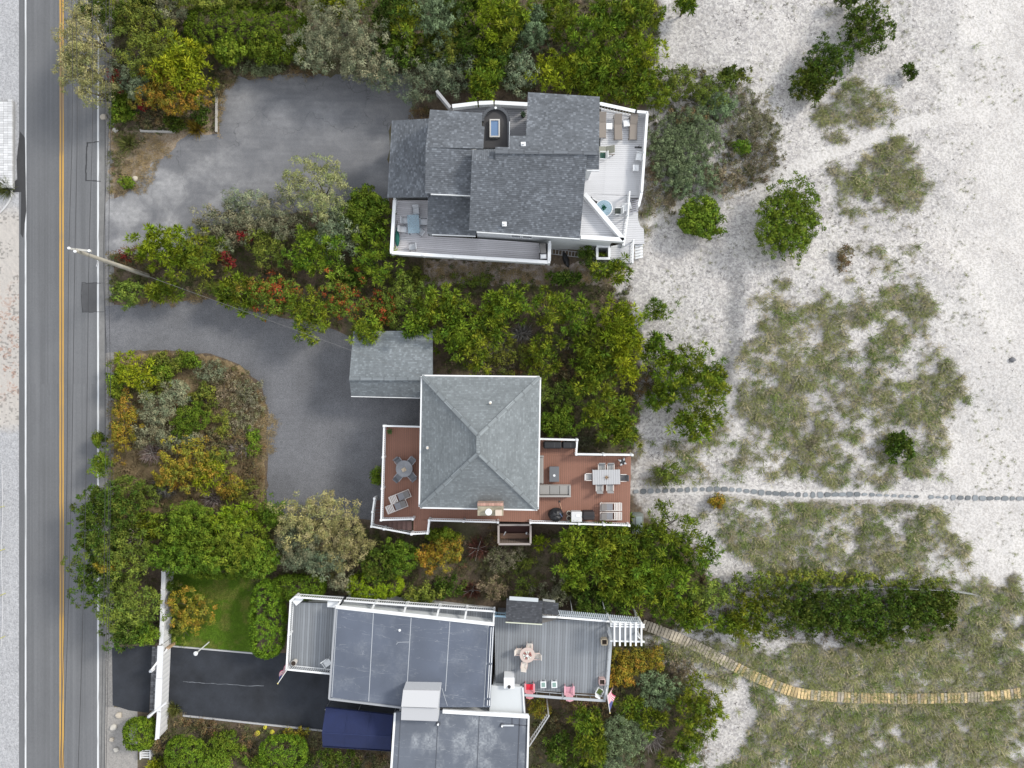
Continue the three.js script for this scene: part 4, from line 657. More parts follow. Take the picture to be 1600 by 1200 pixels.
// deck of the hip roofed house, dune side
const wicker = std([0.33, 0.315, 0.3], 0.9), pad = std([0.27, 0.26, 0.245], 0.95);
{ const t = thing('sectional_sofa', 'grey wicker sofa with beige pads along the brown deck', 'sofa', at(866, 767, HD2, 0.45)); mk('base', rbox(2.7, 0.3, 0.95, 0, 0, 0), wicker, t); mk('backrest', rbox(2.7, 0.62, 0.14, 0, 0, 0.42), wicker, t); mk('armrest', rbox(0.14, 0.55, 0.8, 1.28, 0, -0.05), wicker, t); for (let k = 0; k < 3; k++) mk('seat_cushion', rbox(0.8, 0.14, 0.74, -0.9 + k * 0.82 + 0.1, 0.3, -0.06, 0.05), k === 1 ? std([0.24, 0.235, 0.225], 0.95) : pad, t); }
{ const t = thing('bench_sofa', 'beige padded bench sofa partly under the hip roof eave', 'sofa', at(843, 735, HD2, 0.45)); mk('base', rbox(0.65, 0.3, 2.2, 0, 0, 0), wicker, t); mk('seat_cushion', rbox(0.58, 0.13, 2.1, 0, 0.3, 0, 0.05), pad, t); mk('arm_rail', rbox(0.7, 0.5, 0.1, 0, 0, -1.15), wicker, t); }
{ const t = thing('fire_table', 'dark grey rectangular fire table with white burner', 'fire table', at(866, 741, HD2, 0.5)); mk('body', rbox(0.74, 0.46, 1.18), std([0.1, 0.1, 0.11], 0.7), t); mk('top', rbox(0.8, 0.05, 1.24, 0, 0.46, 0), std([0.12, 0.125, 0.135], 0.6), t); mk('burner', cyl(0.1, 0.1, 0.03, 0, 0.51, 0.1), M.white, t); }
const gw = std([0.32, 0.32, 0.33], 0.8);
table(at(947.5, 745.5, HD2, 0.74), 0.02, 'rectangular pale grey slatted dining table on the brown deck', { w: 2.25, d: 1.2, mat: std([0.4, 0.4, 0.41], 0.75), leg: gw, slats: 12 });
{ const t = thing('table_centrepiece', 'small dried arrangement on the rectangular dining table', 'ornament', at(948, 746, HD2 + 0.74, 0.08)); for (let k = 0; k < 9; k++) mk('twig', rod(V(0, 0.02, 0), V(0.2 * Math.cos(k * 0.75), 0.08 + 0.05 * (k % 3), 0.2 * Math.sin(k * 0.75)), 0.03, 0.012), std(k % 2 ? [0.45, 0.3, 0.16] : [0.16, 0.1, 0.06], 0.9), t); mk('bowl', cyl(0.08, 0.1, 0.05), M.dark, t); }
for (const [x, y, a, l] of [[940, 730, 0, 'grey dining chair on the black cover side, nearer the house'], [954, 730, 0, 'grey dining chair on the black cover side, nearer the dunes'], [920, 745, 90, 'grey dining chair with white back at the house end of the table'], [974, 746.5, -90, 'dark grey dining chair at the dune end of the table'], [936.5, 762.5, 180, 'grey dining chair on the lounger side, nearer the house'], [953, 762, 180, 'grey dining chair on the lounger side, nearer the dunes']]) chair(at(x, y, HD2), a * deg, l, 'chairs round the dining table', { mat: l.startsWith('dark') ? std([0.12, 0.12, 0.125], 0.8) : std([0.3, 0.3, 0.3], 0.8), frame: wood2, back: l.includes('white back') ? std([0.5, 0.48, 0.48], 0.8) : undefined });
for (const [x, w, l] of [[863.5, 1.5, 'long black fitted cover over furniture at the white rail'], [889.5, 1.12, 'shorter black covered box in the rail corner']]) { const t = thing('furniture_cover', l, 'cover', at(x, 695.5, HD2, 0.7)); mk('cover', rbox(w, 0.72, 0.6, 0, 0, 0, 0.14), M.black, t); mk('seam', box(0.03, 0.01, 0.4, w * 0.1, 0.717, 0), std([0.06, 0.06, 0.065], 0.7), t); }
{ const t = thing('lantern_stool', 'black and white caged stool at the deck end', 'stool', at(973, 722, HD2, 0.5), 0.3); mk('top', rbox(0.46, 0.04, 0.46, 0, 0.44, 0), M.black, t); for (const [x, z] of [[-1, -1], [-1, 1], [1, -1], [1, 1]]) { mk('leg', box(0.07, 0.44, 0.07, x * 0.22, 0, z * 0.22), M.white, t); mk('corner_pad', rbox(0.14, 0.03, 0.14, x * 0.16, 0.48, z * 0.16), std([0.45, 0.45, 0.46], 0.6), t); } mk('burner', cyl(0.08, 0.08, 0.03, 0, 0.48, 0), M.dark, t); }
{ const t = thing('covered_grill', 'round grill under a crinkled black cover', 'grill', at(869, 806, HD2, 0.8)); const g = new THREE.SphereGeometry(0.62, 28, 18, 0, 6.2832, 0, 1.8), p = g.attributes.position; for (let i = 0; i < p.count; i++) { const a = Math.atan2(p.getZ(i), p.getX(i)), k = 1 + 0.16 * (fbm(a * 3 + 9, p.getY(i) * 6, 3) - 0.5) * 2; p.setXYZ(i, p.getX(i) * k * 1.0, p.getY(i) * 0.95 * k + 0.22, p.getZ(i) * k * 0.9); } g.computeVertexNormals(); mk('cover', g, M.black, t); mk('leg_skirt', cyl(0.5, 0.58, 0.3), M.black, t); mk('tie', rod(V(0.3, 0.8, -0.2), V(0.5, 0.62, 0.1), 0.03), std([0.1, 0.14, 0.25], 0.5), t); }
{ const t = thing('grill_brush', 'wooden grill brush lying on the brown deck', 'brush', at(876, 790, HD2, 0.05), 0.3); mk('handle', bar(V(0, 0.03, -0.3), V(0, 0.03, 0.3), 0.05, 0.04), std([0.5, 0.3, 0.2], 0.8), t); mk('head', rbox(0.12, 0.06, 0.16, 0, 0, -0.34), M.dark, t); }
for (const [y, l] of [[802, 'round pale pot nearer the dining table'], [810, 'round pale pot nearer the white rail']]) planter(at(889, y, HD2, 0.4), l, { round: true, w: 0.4, h: 0.4, mat: std([0.5, 0.47, 0.4], 0.8), name: 'pot' });
{ const t = thing('side_cabinet', 'white topped prep cabinet beside the covered grill', 'cabinet', at(901, 807.5, HD2, 0.85)); mk('body', rbox(0.8, 0.82, 0.76), std([0.45, 0.45, 0.45], 0.7), t); mk('top', rbox(0.86, 0.05, 0.82, 0, 0.82, 0), std([0.55, 0.55, 0.55], 0.5), t); mk('handle', bar(V(-0.2, 0.6, 0.4), V(0.2, 0.6, 0.4), 0.03, 0.03), M.steel, t); mk('tray', rbox(0.3, 0.04, 0.2, 0.1, 0.87, -0.1), M.white, t); }
{ const t = thing('covered_grill', 'boxy grill under a dull black cover beside the tree', 'grill', at(920, 806, HD2, 0.9)); mk('cover', rbox(0.95, 0.95, 0.7, 0, 0, 0, 0.12), std([0.02, 0.016, 0.018], 0.7), t); mk('strap', box(0.97, 0.04, 0.1, 0, 0.93, 0.02), M.black, t); }
lounger(at(955, 792.5, HD2), 90 * deg, 'slatted sun lounger nearer the dining table', 'slatted loungers at the dune end of the brown deck', ls);
lounger(at(955, 807, HD2), 90 * deg, 'slatted sun lounger partly under the pine branches', 'slatted loungers at the dune end of the brown deck', ls);
{ const t = thing('storage_bin', 'grey green outdoor storage bin at the end of the brown deck', 'storage bin', P(994.5, 817, 0.5).setY(0)); mk('body', rbox(0.9, 1.0, 1.7), std([0.17, 0.2, 0.18], 0.8), t); mk('lid', rbox(1.0, 0.08, 1.8, 0, 1.0, 0), std([0.22, 0.24, 0.22], 0.7), t); mk('panel', rbox(0.52, 0.04, 1.5, 0.1, 1.08, 0.1), std([0.36, 0.42, 0.42], 0.6), t); }
// decks of the flat roofed house
const pinkWood = std([0.55, 0.42, 0.38], 0.8);
{ const t = table(at(824, 1023.5, HD3, 0.72), 0, 'round pinkish mosaic table with chairs on the grey deck', { r: 0.62, mat: std([0.5, 0.4, 0.36], 0.7), leg: pinkWood, inner: std([0.42, 0.27, 0.25], 0.7) }); for (let k = 0; k < 10; k++) { const a = k * 0.628; mk('dish', cyl(0.09, 0.11, 0.03, 0.25 * Math.cos(a), 0.755, 0.25 * Math.sin(a), 12), k % 3 ? std([0.6, 0.58, 0.52], 0.5) : std([0.3, 0.12, 0.1], 0.6), t); } mk('vase', cyl(0.07, 0.1, 0.14, 0, 0.752, 0), M.white, t); }
for (const [x, y, a, l] of [[827.5, 1010.5, 0, 'pale pink chair at the round table, towards the shed'], [811, 1018, 90, 'pale pink chair at the round table, towards the flat roof'], [819, 1039.5, 170, 'pale pink chair at the round table, towards the adirondack chairs'], [838.5, 1025, -90, 'pale pink chair at the round table, towards the dunes']]) chair(at(x, y, HD3), a * deg, l, 'chairs round the mosaic table', { mat: std([0.6, 0.55, 0.5], 0.7), frame: pinkWood, w: 0.46 });
function adirondack(pos, turn, label, c, seatC) { const t = thing('adirondack_chair', label, 'chair', pos, turn), m = std(c, 0.7), s = std(seatC, 0.75); for (let k = 0; k < 5; k++) { const g = box(0.11, 0.9 - 0.05 * Math.abs(k - 2), 0.025); g.rotateX(-0.45); g.translate(-0.24 + k * 0.12, 0.3, -0.2); mk('back_slat', g, m, t); } for (let k = 0; k < 4; k++) mk('seat_slat', box(0.56, 0.025, 0.11, 0, 0.3 + k * 0.025, -0.12 + k * 0.125), s, t); for (const x of [-1, 1]) { mk('armrest', rbox(0.14, 0.03, 0.75, x * 0.36, 0.56, 0.06), m, t); mk('leg', box(0.04, 0.56, 0.12, x * 0.33, 0, 0.34), m, t); mk('leg', bar(V(x * 0.3, 0.03, -0.5), V(x * 0.3, 0.36, 0.36), 0.04, 0.12), m, t); } return t; }
adirondack(at(827.5, 1076, HD3), 180 * deg, 'pink adirondack chair with bright red seat', [0.6, 0.25, 0.28], [0.6, 0.015, 0.04]);
adirondack(at(889.5, 1080, HD3), 180 * deg, 'pale pink adirondack chair by the deck rail', [0.62, 0.33, 0.38], [0.55, 0.28, 0.34]);
for (const [x, l] of [[849, 'small white table with green top nearer the red chair'], [866, 'small white table with green top nearer the pink chair']]) { const t = table(at(x, 1070, HD3, 0.45), 0.03, l, { name: 'side_table', w: 0.46, d: 0.52, h: 0.45, mat: M.white }); mk('inset', box(0.3, 0.012, 0.36, 0, 0.45, 0), std([0.2, 0.3, 0.27], 0.7), t); }
planter(at(944.5, 1003.5, HD3, 0.45), 'square pale wooden planter below the pergola', { mat: std([0.45, 0.38, 0.28], 0.85), w: 0.46 });
planter(at(941, 1066, HD3, 0.45), 'square reddish planter at the deck corner', { mat: std([0.5, 0.36, 0.34], 0.85), w: 0.46 });
chair(at(936.5, 1081, HD3), 150 * deg, 'white framed chair with green seat near the flag', undefined, { mat: M.white, cushion: std([0.1, 0.14, 0.04], 0.9), w: 0.5 });
{ const t = thing('white_box', 'white square cooler box on the white porch roof edge', 'box', at(795.5, 1067.5, 3.0, 1.3)); mk('body', rbox(0.82, 1.25, 0.85), M.white, t); mk('lid', rbox(0.86, 0.06, 0.88, 0, 1.25, 0), M.white, t); mk('fitting', cyl(0.14, 0.1, 0.16, 0, 1.3, 0.28), M.dark, t); }
function flag(pos, foot, tip, label, s) {
  const t = thing('flag', label, 'flag', V(0, 0, 0)); mk('pole', rod(foot, tip, 0.03), std([0.6, 0.6, 0.58], 0.5), t); mk('finial', new THREE.SphereGeometry(0.06, 10, 8).translate(tip.x, tip.y, tip.z), std([0.6, 0.5, 0.2], 0.4), t);
  const g = new THREE.PlaneGeometry(1, 1, 26, 26), p = g.attributes.position, col = [], d = tip.clone().sub(foot), r = rng(s);
  for (let i = 0; i < p.count; i++) { const u = p.getX(i) + 0.5, v = p.getY(i) + 0.5, q = foot.clone().addScaledVector(d, 0.3 + 0.62 * u), f = 1 - v; q.y -= f * 0.85; q.x += 0.14 * Math.sin(u * 9 + f * 2.2) * f + 0.55 * f * (s === 3 ? 1 : -0.2); q.z += 0.12 * Math.cos(u * 8 + 1 + f * 2) * f - 0.35 * f; p.setXYZ(i, q.x, q.y, q.z); const st = Math.floor(v * 13) % 2, blue = v > 0.46 && u > 0.6; col.push(...(blue ? [0.06, 0.07, 0.2] : st ? [0.62, 0.58, 0.57] : [0.45, 0.06, 0.14])); }
  g.setAttribute('color', new THREE.Float32BufferAttribute(col, 3)); g.computeVertexNormals(); mk('cloth', g, new THREE.MeshStandardMaterial({ vertexColors: true, side: THREE.DoubleSide, roughness: 0.9 }), t);
}
flag(null, P(947, 1076, HD3 + 1), P(953, 1114, HD3 + 1.6), 'striped flag on a pole at the dune corner of the grey deck', 3);
flag(null, P(451, 1043, HD3 + 1), P(434, 1068, HD3 + 1.5), 'striped flag on a pole at the road corner of the grey deck', 4);
chair(at(511, 1036, HD3), 35 * deg, 'white chair with splayed legs by the flat roof edge', undefined, { mat: M.white, w: 0.6 });
planter(at(458.5, 1036.5, HD3, 0.5), 'round white pot beside the road side flag', { round: true, w: 0.46, h: 0.5, mat: std([0.55, 0.52, 0.48], 0.7), name: 'pot' });
table(at(465, 938.5, HD3, 0.5), 0.7, 'white corner bench table in the deck rail corner', { name: 'corner_table', w: 0.75, d: 0.5, h: 0.48, mat: M.white });
{ const t = thing('white_bench', 'white bench box against the flat roof corner', 'bench', at(520, 944.5, HD3, 0.5), -0.05); mk('seat', rbox(0.9, 0.06, 0.5, 0, 0.44, 0), M.white, t); mk('body', rbox(0.84, 0.44, 0.44), M.white, t); }
// ------------------------------------------------------------------ canopy, fences, lamp, pole
{
  const t = thing('car_canopy', 'navy blue fabric canopy tent beside the black driveway', 'canopy'), navy = new THREE.MeshStandardMaterial({ map: asphalt([0.0085, 0.016, 0.065], 99, 0.15, 5, 0.35), roughness: 0.85 });
  mk('roof_panel', slab(pxs([[509, 1106, 2.3], [615, 1118, 2.3], [611, 1151, 2.9], [503, 1145, 2.9]]), 0.03), navy, t); mk('roof_panel', slab(pxs([[504, 1165, 2.3], [611, 1172, 2.3], [611, 1151, 2.9], [503, 1145, 2.9]]), 0.03), navy, t);
  const sm = std([0.014, 0.024, 0.085], 0.8); mk('ridge_seam', bar(P(503, 1145, 2.915), P(611, 1151, 2.915), 0.06, 0.02), sm, t); for (const k of [0.33, 0.66]) { mk('seam', bar(P(lerp(509, 615, k), lerp(1106, 1118, k), 2.312), P(lerp(503, 611, k), lerp(1145, 1151, k), 2.912), 0.03, 0.012), sm, t); mk('seam', bar(P(lerp(504, 611, k), lerp(1165, 1172, k), 2.312), P(lerp(503, 611, k), lerp(1145, 1151, k), 2.912), 0.03, 0.012), sm, t); }
  for (const [a, b] of [[[504, 1166], [611, 1173]], [[509, 1105], [615, 1117]]]) mk('valance', bar(P(...a, 2.2), P(...b, 2.2), 0.02, 0.22), navy, t);
  for (const [x, y] of [[508, 1109], [613, 1121], [506, 1163], [609, 1170], [558, 1114], [557, 1167]]) { const p = P(x, y, 2.2); mk('leg', rod(V(p.x, 0, p.z), V(p.x, 2.2, p.z), 0.03), M.steel, t); }
}
{
  const mat = std([0.62, 0.62, 0.63], 0.7), mw = [mat, std([0.56, 0.565, 0.58], 0.7), std([0.66, 0.66, 0.66], 0.7)];
  const panel = (a, b, h, label, w = 0.34) => { // a flat topped board fence; the boards of its broad cap and its face
    const t = thing('white_fence', label, 'fence'), q0 = P(...a, h), q1 = P(...b, h), L = q0.distanceTo(q1), n = Math.max(2, Math.round(L / 0.16));
    for (let k = 0; k < n; k++) mk('board', bar(q0.clone().lerp(q1, (k + 0.04) / n).setY(h / 2), q0.clone().lerp(q1, (k + 0.96) / n).setY(h / 2), 0.04, h - 0.04), mw[k % 3], t);
    const m = Math.max(1, Math.round(L / 1.7)); for (let k = 0; k < m; k++) mk('cap', bar(q0.clone().lerp(q1, k / m + 0.004).setY(h + 0.03), q0.clone().lerp(q1, (k + 1) / m - 0.004).setY(h + 0.03), w, 0.06), mw[k % 3], t);
    for (let k = 0; k <= m; k++) { const p = q0.clone().lerp(q1, k / m); mk('post', box(0.14, h + 0.1, 0.14, p.x - 0.1, 0, p.z), mat, t); }
    return t;
  };
  panel([256, 893], [252.5, 1006], 1.7, 'white board fence between roadside trees and the lawn');
  panel([249, 1112], [246, 1154], 1.7, 'white board fence beside the round clipped bush');
  const gt = thing('white_gate', 'white boarded gate across the black driveway', 'gate'), a = P(252.5, 1008, 1.7), b = P(248, 1110, 1.7), n = 40;
  for (let k = 0; k < n; k++) mk('board', bar(a.clone().lerp(b, (k + 0.04) / n).setY(0.95), a.clone().lerp(b, (k + 0.96) / n).setY(0.95), 0.04, 1.7), mw[k % 3], gt);
  mk('top_rail', bar(a.clone().setY(1.84), a.clone().lerp(b, 0.498).setY(1.84), 0.5, 0.07), mat, gt); mk('top_rail', bar(a.clone().lerp(b, 0.502).setY(1.84), b.clone().setY(1.84), 0.55, 0.07), mat, gt);
  for (const [p, q] of [[[263, 1012, 1.2], [235, 1049, 2.3]], [[260, 1098, 1.9], [232, 1120, 1.9]]]) { mk('arm', bar(P(...p), P(...q), 0.14, 0.1), mat, gt); mk('knob', new THREE.SphereGeometry(0.12, 12, 8).translate(P(...q).x, P(...q).y, P(...q).z), std([0.4, 0.42, 0.46], 0.5), gt); }
  mk('gate_post', box(0.2, 2.3, 0.2, P(235, 1049, 2.3).x, 0, P(235, 1049, 2.3).z), mat, gt); mk('gate_post', box(0.2, 1.9, 0.2, P(232, 1120, 1.9).x, 0, P(232, 1120, 1.9).z), mat, gt); mk('hinge_post', box(0.2, 1.3, 0.2, P(262, 1013, 1.2).x, 0, P(262, 1013, 1.2).z), std([0.4, 0.27, 0.16], 0.8), gt);
  const bn = thing('white_bench', 'white slatted bench beyond the white fence', 'bench', P(228, 1178, 0.45).setY(0)); for (let k = 0; k < 4; k++) mk('slat', box(0.95, 0.04, 0.11, 0, 0.42, -0.3 + k * 0.2), mat, bn); for (const x of [-0.42, 0.42]) mk('side', box(0.08, 0.6, 0.85, x, 0, 0), mat, bn);
  // low rails round the planting bed at the top drive
  const rl = std([0.42, 0.4, 0.37], 0.9);
  for (const [p, q, l] of [[[219, 204.5], [272, 206], 'short weathered timber edging along the pale drive'], [[338, 138], [337.5, 206], 'weathered timber edging end on to the pale drive']]) { const t = thing('timber_edging', l, 'edging'), A = P(...p, 0.3), B = P(...q, 0.3), m = 3; for (let k = 0; k < m; k++) mk('timber', bar(A.clone().lerp(B, (k + 0.01) / m).setY(0.22), A.clone().lerp(B, (k + 0.99) / m).setY(0.22), 0.16, 0.2), rl, t); for (let k = 0; k <= m; k++) { const c = A.clone().lerp(B, k / m); mk('stake', box(0.1, 0.3, 0.1, c.x, 0, c.z - 0.1), rl, t); } }
}
{
  const t = thing('lamp_post', 'slim white lamp post at the lawn kerb', 'lamp post', P(327, 1003, 0)), top = P(307.5, 1017, 2.6).sub(t.position), k = V(0, 2.6, 0);
  mk('post', rod(V(0, 0, 0), V(0, 2.35, 0), 0.05), M.white, t); mk('lantern', cyl(0.13, 0.17, 0.26, 0, 2.35, 0, 8), std([0.55, 0.56, 0.56], 0.4), t); mk('cap', cyl(0.19, 0.04, 0.12, 0, 2.61, 0, 8), M.white, t);
}
{
  const base = P(232, 431, 0), h = 10.6, t = thing('utility_pole', 'grey wooden utility pole with crossarm leaning over the road edge', 'utility pole', base);
  const top = P(118, 391.5, h).sub(base); const woodM = new THREE.MeshStandardMaterial({ map: woodTex([0.4, 0.37, 0.31], 77, 2), roughness: 0.9 });
  mk('shaft', rod(V(0, 0, 0), top, 0.19, 0.13, 14), woodM, t);
  const ca = P(109, 388.5, h - 0.1).sub(base), cb = P(143, 392.5, h - 0.4).sub(base); mk('crossarm', bar(ca, cb, 0.14, 0.13), std([0.42, 0.41, 0.38], 0.9), t);
  const ins = std([0.75, 0.75, 0.75], 0.2), spots = [ca.clone().add(V(0.06, 0.08, 0)), top.clone().add(V(0.1, 0.12, 0.1)), cb.clone().add(V(-0.06, 0.08, 0))];
  for (const p of spots) mk('insulator', merge([cyl(0.07, 0.07, 0.1, p.x, p.y, p.z, 10), cyl(0.11, 0.09, 0.06, p.x, p.y + 0.1, p.z, 10)]), ins, t);
  mk('transformer_bracket', rod(top.clone().multiplyScalar(0.72), top.clone().multiplyScalar(0.72).add(V(-0.15, 0.05, 0.6)), 0.05), M.steel, t);
  const wires = [[P(118, 0, 9.7), spots[0], P(101, 1210, 9.6), 'outer'], [P(126, 0, 9.7), spots[1], P(107, 1210, 9.6), 'inner'], [P(152, 0, 9.2), spots[2], P(130, 1210, 9.2), 'shoulder']];
  const wm = std([0.03, 0.03, 0.033], 0.6);
  const span = (name, label, pts, r) => { const c = new THREE.CatmullRomCurve3(pts); const o = mk(name, new THREE.TubeGeometry(c, 60, r, 5), wm); o.userData = { label, category: 'cable', group: 'overhead cables' }; };
  for (const [n, m, s, w] of wires) { const mm = m.clone().add(base).add(V(0, 0.1, 0)); const ext = (p, k) => V(lerp(mm.x, p.x, k), mm.y - 0.9 * k * (1.6 - k) - 0.0, lerp(mm.z, p.z, k)); span('overhead_cable', w === 'outer' ? 'thin black cable over the road, farthest from the plots' : w === 'inner' ? 'thin black cable over the road, middle of the top three' : 'thin black cable over the road, closest to the shoulder', [ext(n, 1.5), ext(n, 1), ext(n, 0.5), mm, ext(s, 0.5), ext(s, 1), ext(s, 1.5)], 0.017); }
  const mid = [[165, 0.6, 'dark cable along the road edge, nearer the road'], [170, 0.62, 'dark cable along the road edge, nearer the shrubs'], [173, 0.55, 'dark cable along the road edge, over the first shrubs']];
  for (const [x, k, l] of mid) { const m = top.clone().multiplyScalar(k).add(base); const y = m.y, at2 = (px, py, d) => { const p = P(px, py, y - d); return p; }; span('overhead_cable', l, [at2(x + 2, -300, 0.3), at2(x + 1, -50, 0.5), at2(x, 180, 0.5), m.clone().add(V(-0.25, 0, (x - 168) * 0.02)), at2(x, 640, 0.5), at2(x - 3, 950, 0.5), at2(x - 10, 1350, 0.4)], 0.018); }
  const e = P(661, 589, 6.2), m0 = top.clone().multiplyScalar(0.66).add(base), sag = (k, d) => m0.clone().lerp(e, k).add(V(0, -4 * d * k * (1 - k), 0));
  span('service_cable', 'pale service cable from the utility pole to the hip roof', [sag(0, 1), sag(0.25, 0.9), sag(0.5, 0.9), sag(0.75, 0.9), sag(1, 1)], 0.012);
  scene.children[scene.children.length - 1].material = std([0.16, 0.16, 0.16], 0.6);
}
// far verge: block wall and kerb
{
  const t = thing('block_wall', 'white block retaining wall at the far side of the road', 'wall'), m = [0.5, 0.56, 0.62].map((k) => std([k, k, k * 1.01], 0.9)), g = rbox(0.36, 0.18, 0.2, 0, 0, 0, 0.02), r = rng(8);
  for (let row = 0; row < 36; row++) for (let c = 0; c < 6; c++) { const x = RX(24.5) - 0.19 - c * 0.38 + (row % 2) * 0.0, z = (160 - 600) / FOC * ALT + row * 0.212; if (c > 0 && z < (160 + c * 1.6 - 600) / FOC * ALT) continue; const b = mk('block', g, m[Math.floor(r() * 3)], t); b.position.set(x, 0.25 + 0.09 * 0 + r() * 0.01, z); }
  mk('core', box(2.3, 0.3, 7.6, RX(24.5) - 1.2, 0, (160 - 600) / FOC * ALT + 3.75), std([0.3, 0.3, 0.3], 1), t);
  const k = mk('kerb', new THREE.TubeGeometry(new THREE.CatmullRomCurve3([P(17, 286, 0.06), P(18, 305, 0.06), P(12, 318, 0.06), P(0, 332, 0.06), P(-14, 340, 0.06)]), 20, 0.09, 6), std([0.5, 0.5, 0.5], 0.9)); struct(k, 'curved white kerb at the far verge', 'kerb');
  const rope = mk('string_line', new THREE.TubeGeometry(new THREE.CatmullRomCurve3([P(3, 725, 0.3), P(4, 800, 0.25), P(2, 860, 0.3), P(4, 950, 0.25), P(2, 1010, 0.3)]), 40, 0.02, 5), std([0.55, 0.55, 0.55], 0.9)); rope.userData = { label: 'thin white string line along the gravel verge', category: 'rope' };
  [[5, 790, 'first'], [6, 857, 'second'], [7, 926, 'third'], [6, 993, 'fourth']].forEach(([x, y, n]) => { const s = thing('marker_stake', `short yellow marker stake on the gravel verge, ${n} from the top`, 'stake', P(x + 1.5, y + 1, 0)); mk('stake', rod(V(0, 0, 0), V(-0.02, 0.75, 0), 0.035), std([0.5, 0.48, 0.14], 0.7), s); mk('flag_tip', rbox(0.12, 0.1, 0.04, -0.02, 0.72, 0), std([0.55, 0.52, 0.12], 0.7), s); });
}
// stones in the verge
{ const g0 = new THREE.IcosahedronGeometry(1, 2), m = [std([0.45, 0.4, 0.33], 0.9), std([0.5, 0.47, 0.42], 0.9)];
  [[186, 1117, 0.3, 'large pale boulder beside the black apron'], [178, 1136, 0.3, 'tan boulder below the black apron'], [175, 1155, 0.22, 'small tan stone, lowest but one on the gravel corner'], [182, 1171, 0.24, 'lowest pale stone on the gravel corner'], [163, 183, 0.3, 'pale rock beside the road under the feathery tree'], [181, 204, 0.25, 'pale rock near the timber edging'], [212, 280, 0.26, 'white rock at the edge of the pale drive'], [1581, 562, 0.27, 'dark grey rock on the open beach sand']].forEach(([x, y, s, l], i) => { const g = g0.clone(), p = g.attributes.position; for (let k = 0; k < p.count; k++) { const q = 0.75 + 0.5 * vn(p.getX(k) * 1.7 + i * 9, p.getZ(k) * 1.7 + p.getY(k)); p.setXYZ(k, p.getX(k) * q * s, p.getY(k) * q * s * 0.6, p.getZ(k) * q * s * 0.85); } g.computeVertexNormals(); const o = mk('rock', g, i === 7 ? std([0.14, 0.14, 0.15], 0.9) : m[i % 2]); o.position.copy(G(x, y)); o.position.y += s * 0.3; o.userData = { label: l, category: 'rock', group: 'loose rocks' }; }); }
// ------------------------------------------------------------------ stepping stones, boardwalk, sand fence
function along(pts, step) { const out = []; const c = new THREE.CatmullRomCurve3(pts.map(([x, y]) => V(x, y, 0))); const L = c.getLength(), n = Math.round(L / step); for (let k = 0; k < n; k++) { const u = (k + 0.5) / n, p = c.getPointAt(u), d = c.getTangentAt(u); out.push([p.x, p.y, Math.atan2(d.y, d.x)]); } return out; }
{
  const t = struct(thing('stepping_stone_path', '', 'path', G(990, 768)), 'path of grey stepping stones from the brown deck to the beach', 'path'), r = rng(12), mats = [0.8, 1.05, 1.35].map((k) => new THREE.MeshStandardMaterial({ map: asphalt([0.16 * k, 0.172 * k, 0.182 * k], 31, 0.35, 2, 0.5), roughness: 0.9 }));
  for (const [i, [x, y, a]] of along([[988, 768], [1050, 766], [1130, 764], [1200, 770], [1265, 773], [1340, 772], [1390, 774], [1440, 776], [1500, 777.5], [1610, 779]], 11.6).entries()) {
    if (x > 1428 && x < 1462 && r() < 0.45) continue;
    const p = G(x, y), thin = x > 1350 && x < 1470 ? 0.45 + 0.3 * r() : 1, w = (0.19 + 0.12 * r()) * (thin < 1 ? 0.85 : 1), d = (0.16 + 0.1 * r()) * thin, pts = [];
    for (let k = 0; k < 12; k++) { const q = k / 12 * Math.PI * 2, e = Math.pow(Math.abs(Math.cos(q)) ** 3.2 + Math.abs(Math.sin(q)) ** 3.2, -1 / 3.2) * (0.92 + 0.16 * r()); pts.push(V(w * e * Math.cos(q), 0.05, d * e * Math.sin(q))); }
    const m = mk('stone', slab(pts, 0.14), mats[Math.floor(r() * 3)], t); m.position.copy(p).sub(t.position); m.rotation.y = -a + (r() - 0.5) * 0.2;
    const sl = (gy(p.x + 0.2, p.z) - gy(p.x - 0.2, p.z)) / 0.4; m.rotation.z = Math.atan(sl); m.position.y += 0.03;
  }
}
{
  const t = struct(thing('boardwalk', '', 'boardwalk', G(1006, 975)), 'curving boardwalk of yellow planks through the dune grass', 'boardwalk'), r = rng(15), list = along([[1003, 974], [1050, 992], [1100, 1015], [1150, 1042], [1200, 1065], [1245, 1081], [1300, 1087], [1400, 1090], [1500, 1089], [1560, 1085], [1592, 1081]], 5.2);
  let prev = null; const rails = [];
  list.forEach(([x, y, a], i) => { const p = G(x, y), grey = Math.max(0.25, ss(1260, 1080, x)), m = M.plankTan[(r() < grey ? 3 : 0) + Math.floor(r() * 3)]; const q = mk('plank', rbox(0.225 + 0.03 * r(), 0.045, 0.84 + 0.08 * r(), 0, 0, 0, 0.01), m, t); q.position.copy(p).sub(t.position); q.position.y += 0.16 + 0.01 * r(); q.rotation.y = -a + (r() - 0.5) * 0.09; q.rotation.x = (r() - 0.5) * 0.03; if (prev && i % 4 === 0) { for (const s of [-0.3, 0.3]) rails.push(bar(prev.clone().add(V(-Math.sin(a) * s, 0.08, Math.cos(a) * s)), p.clone().add(V(-Math.sin(a) * s, 0.08, Math.cos(a) * s)), 0.08, 0.14)); } if (i % 4 === 0) prev = p.clone(); });
  const g = merge(rails); g.translate(-t.position.x, -t.position.y, -t.position.z); mk('stringer', g, std([0.2, 0.15, 0.1], 0.9), t);
}
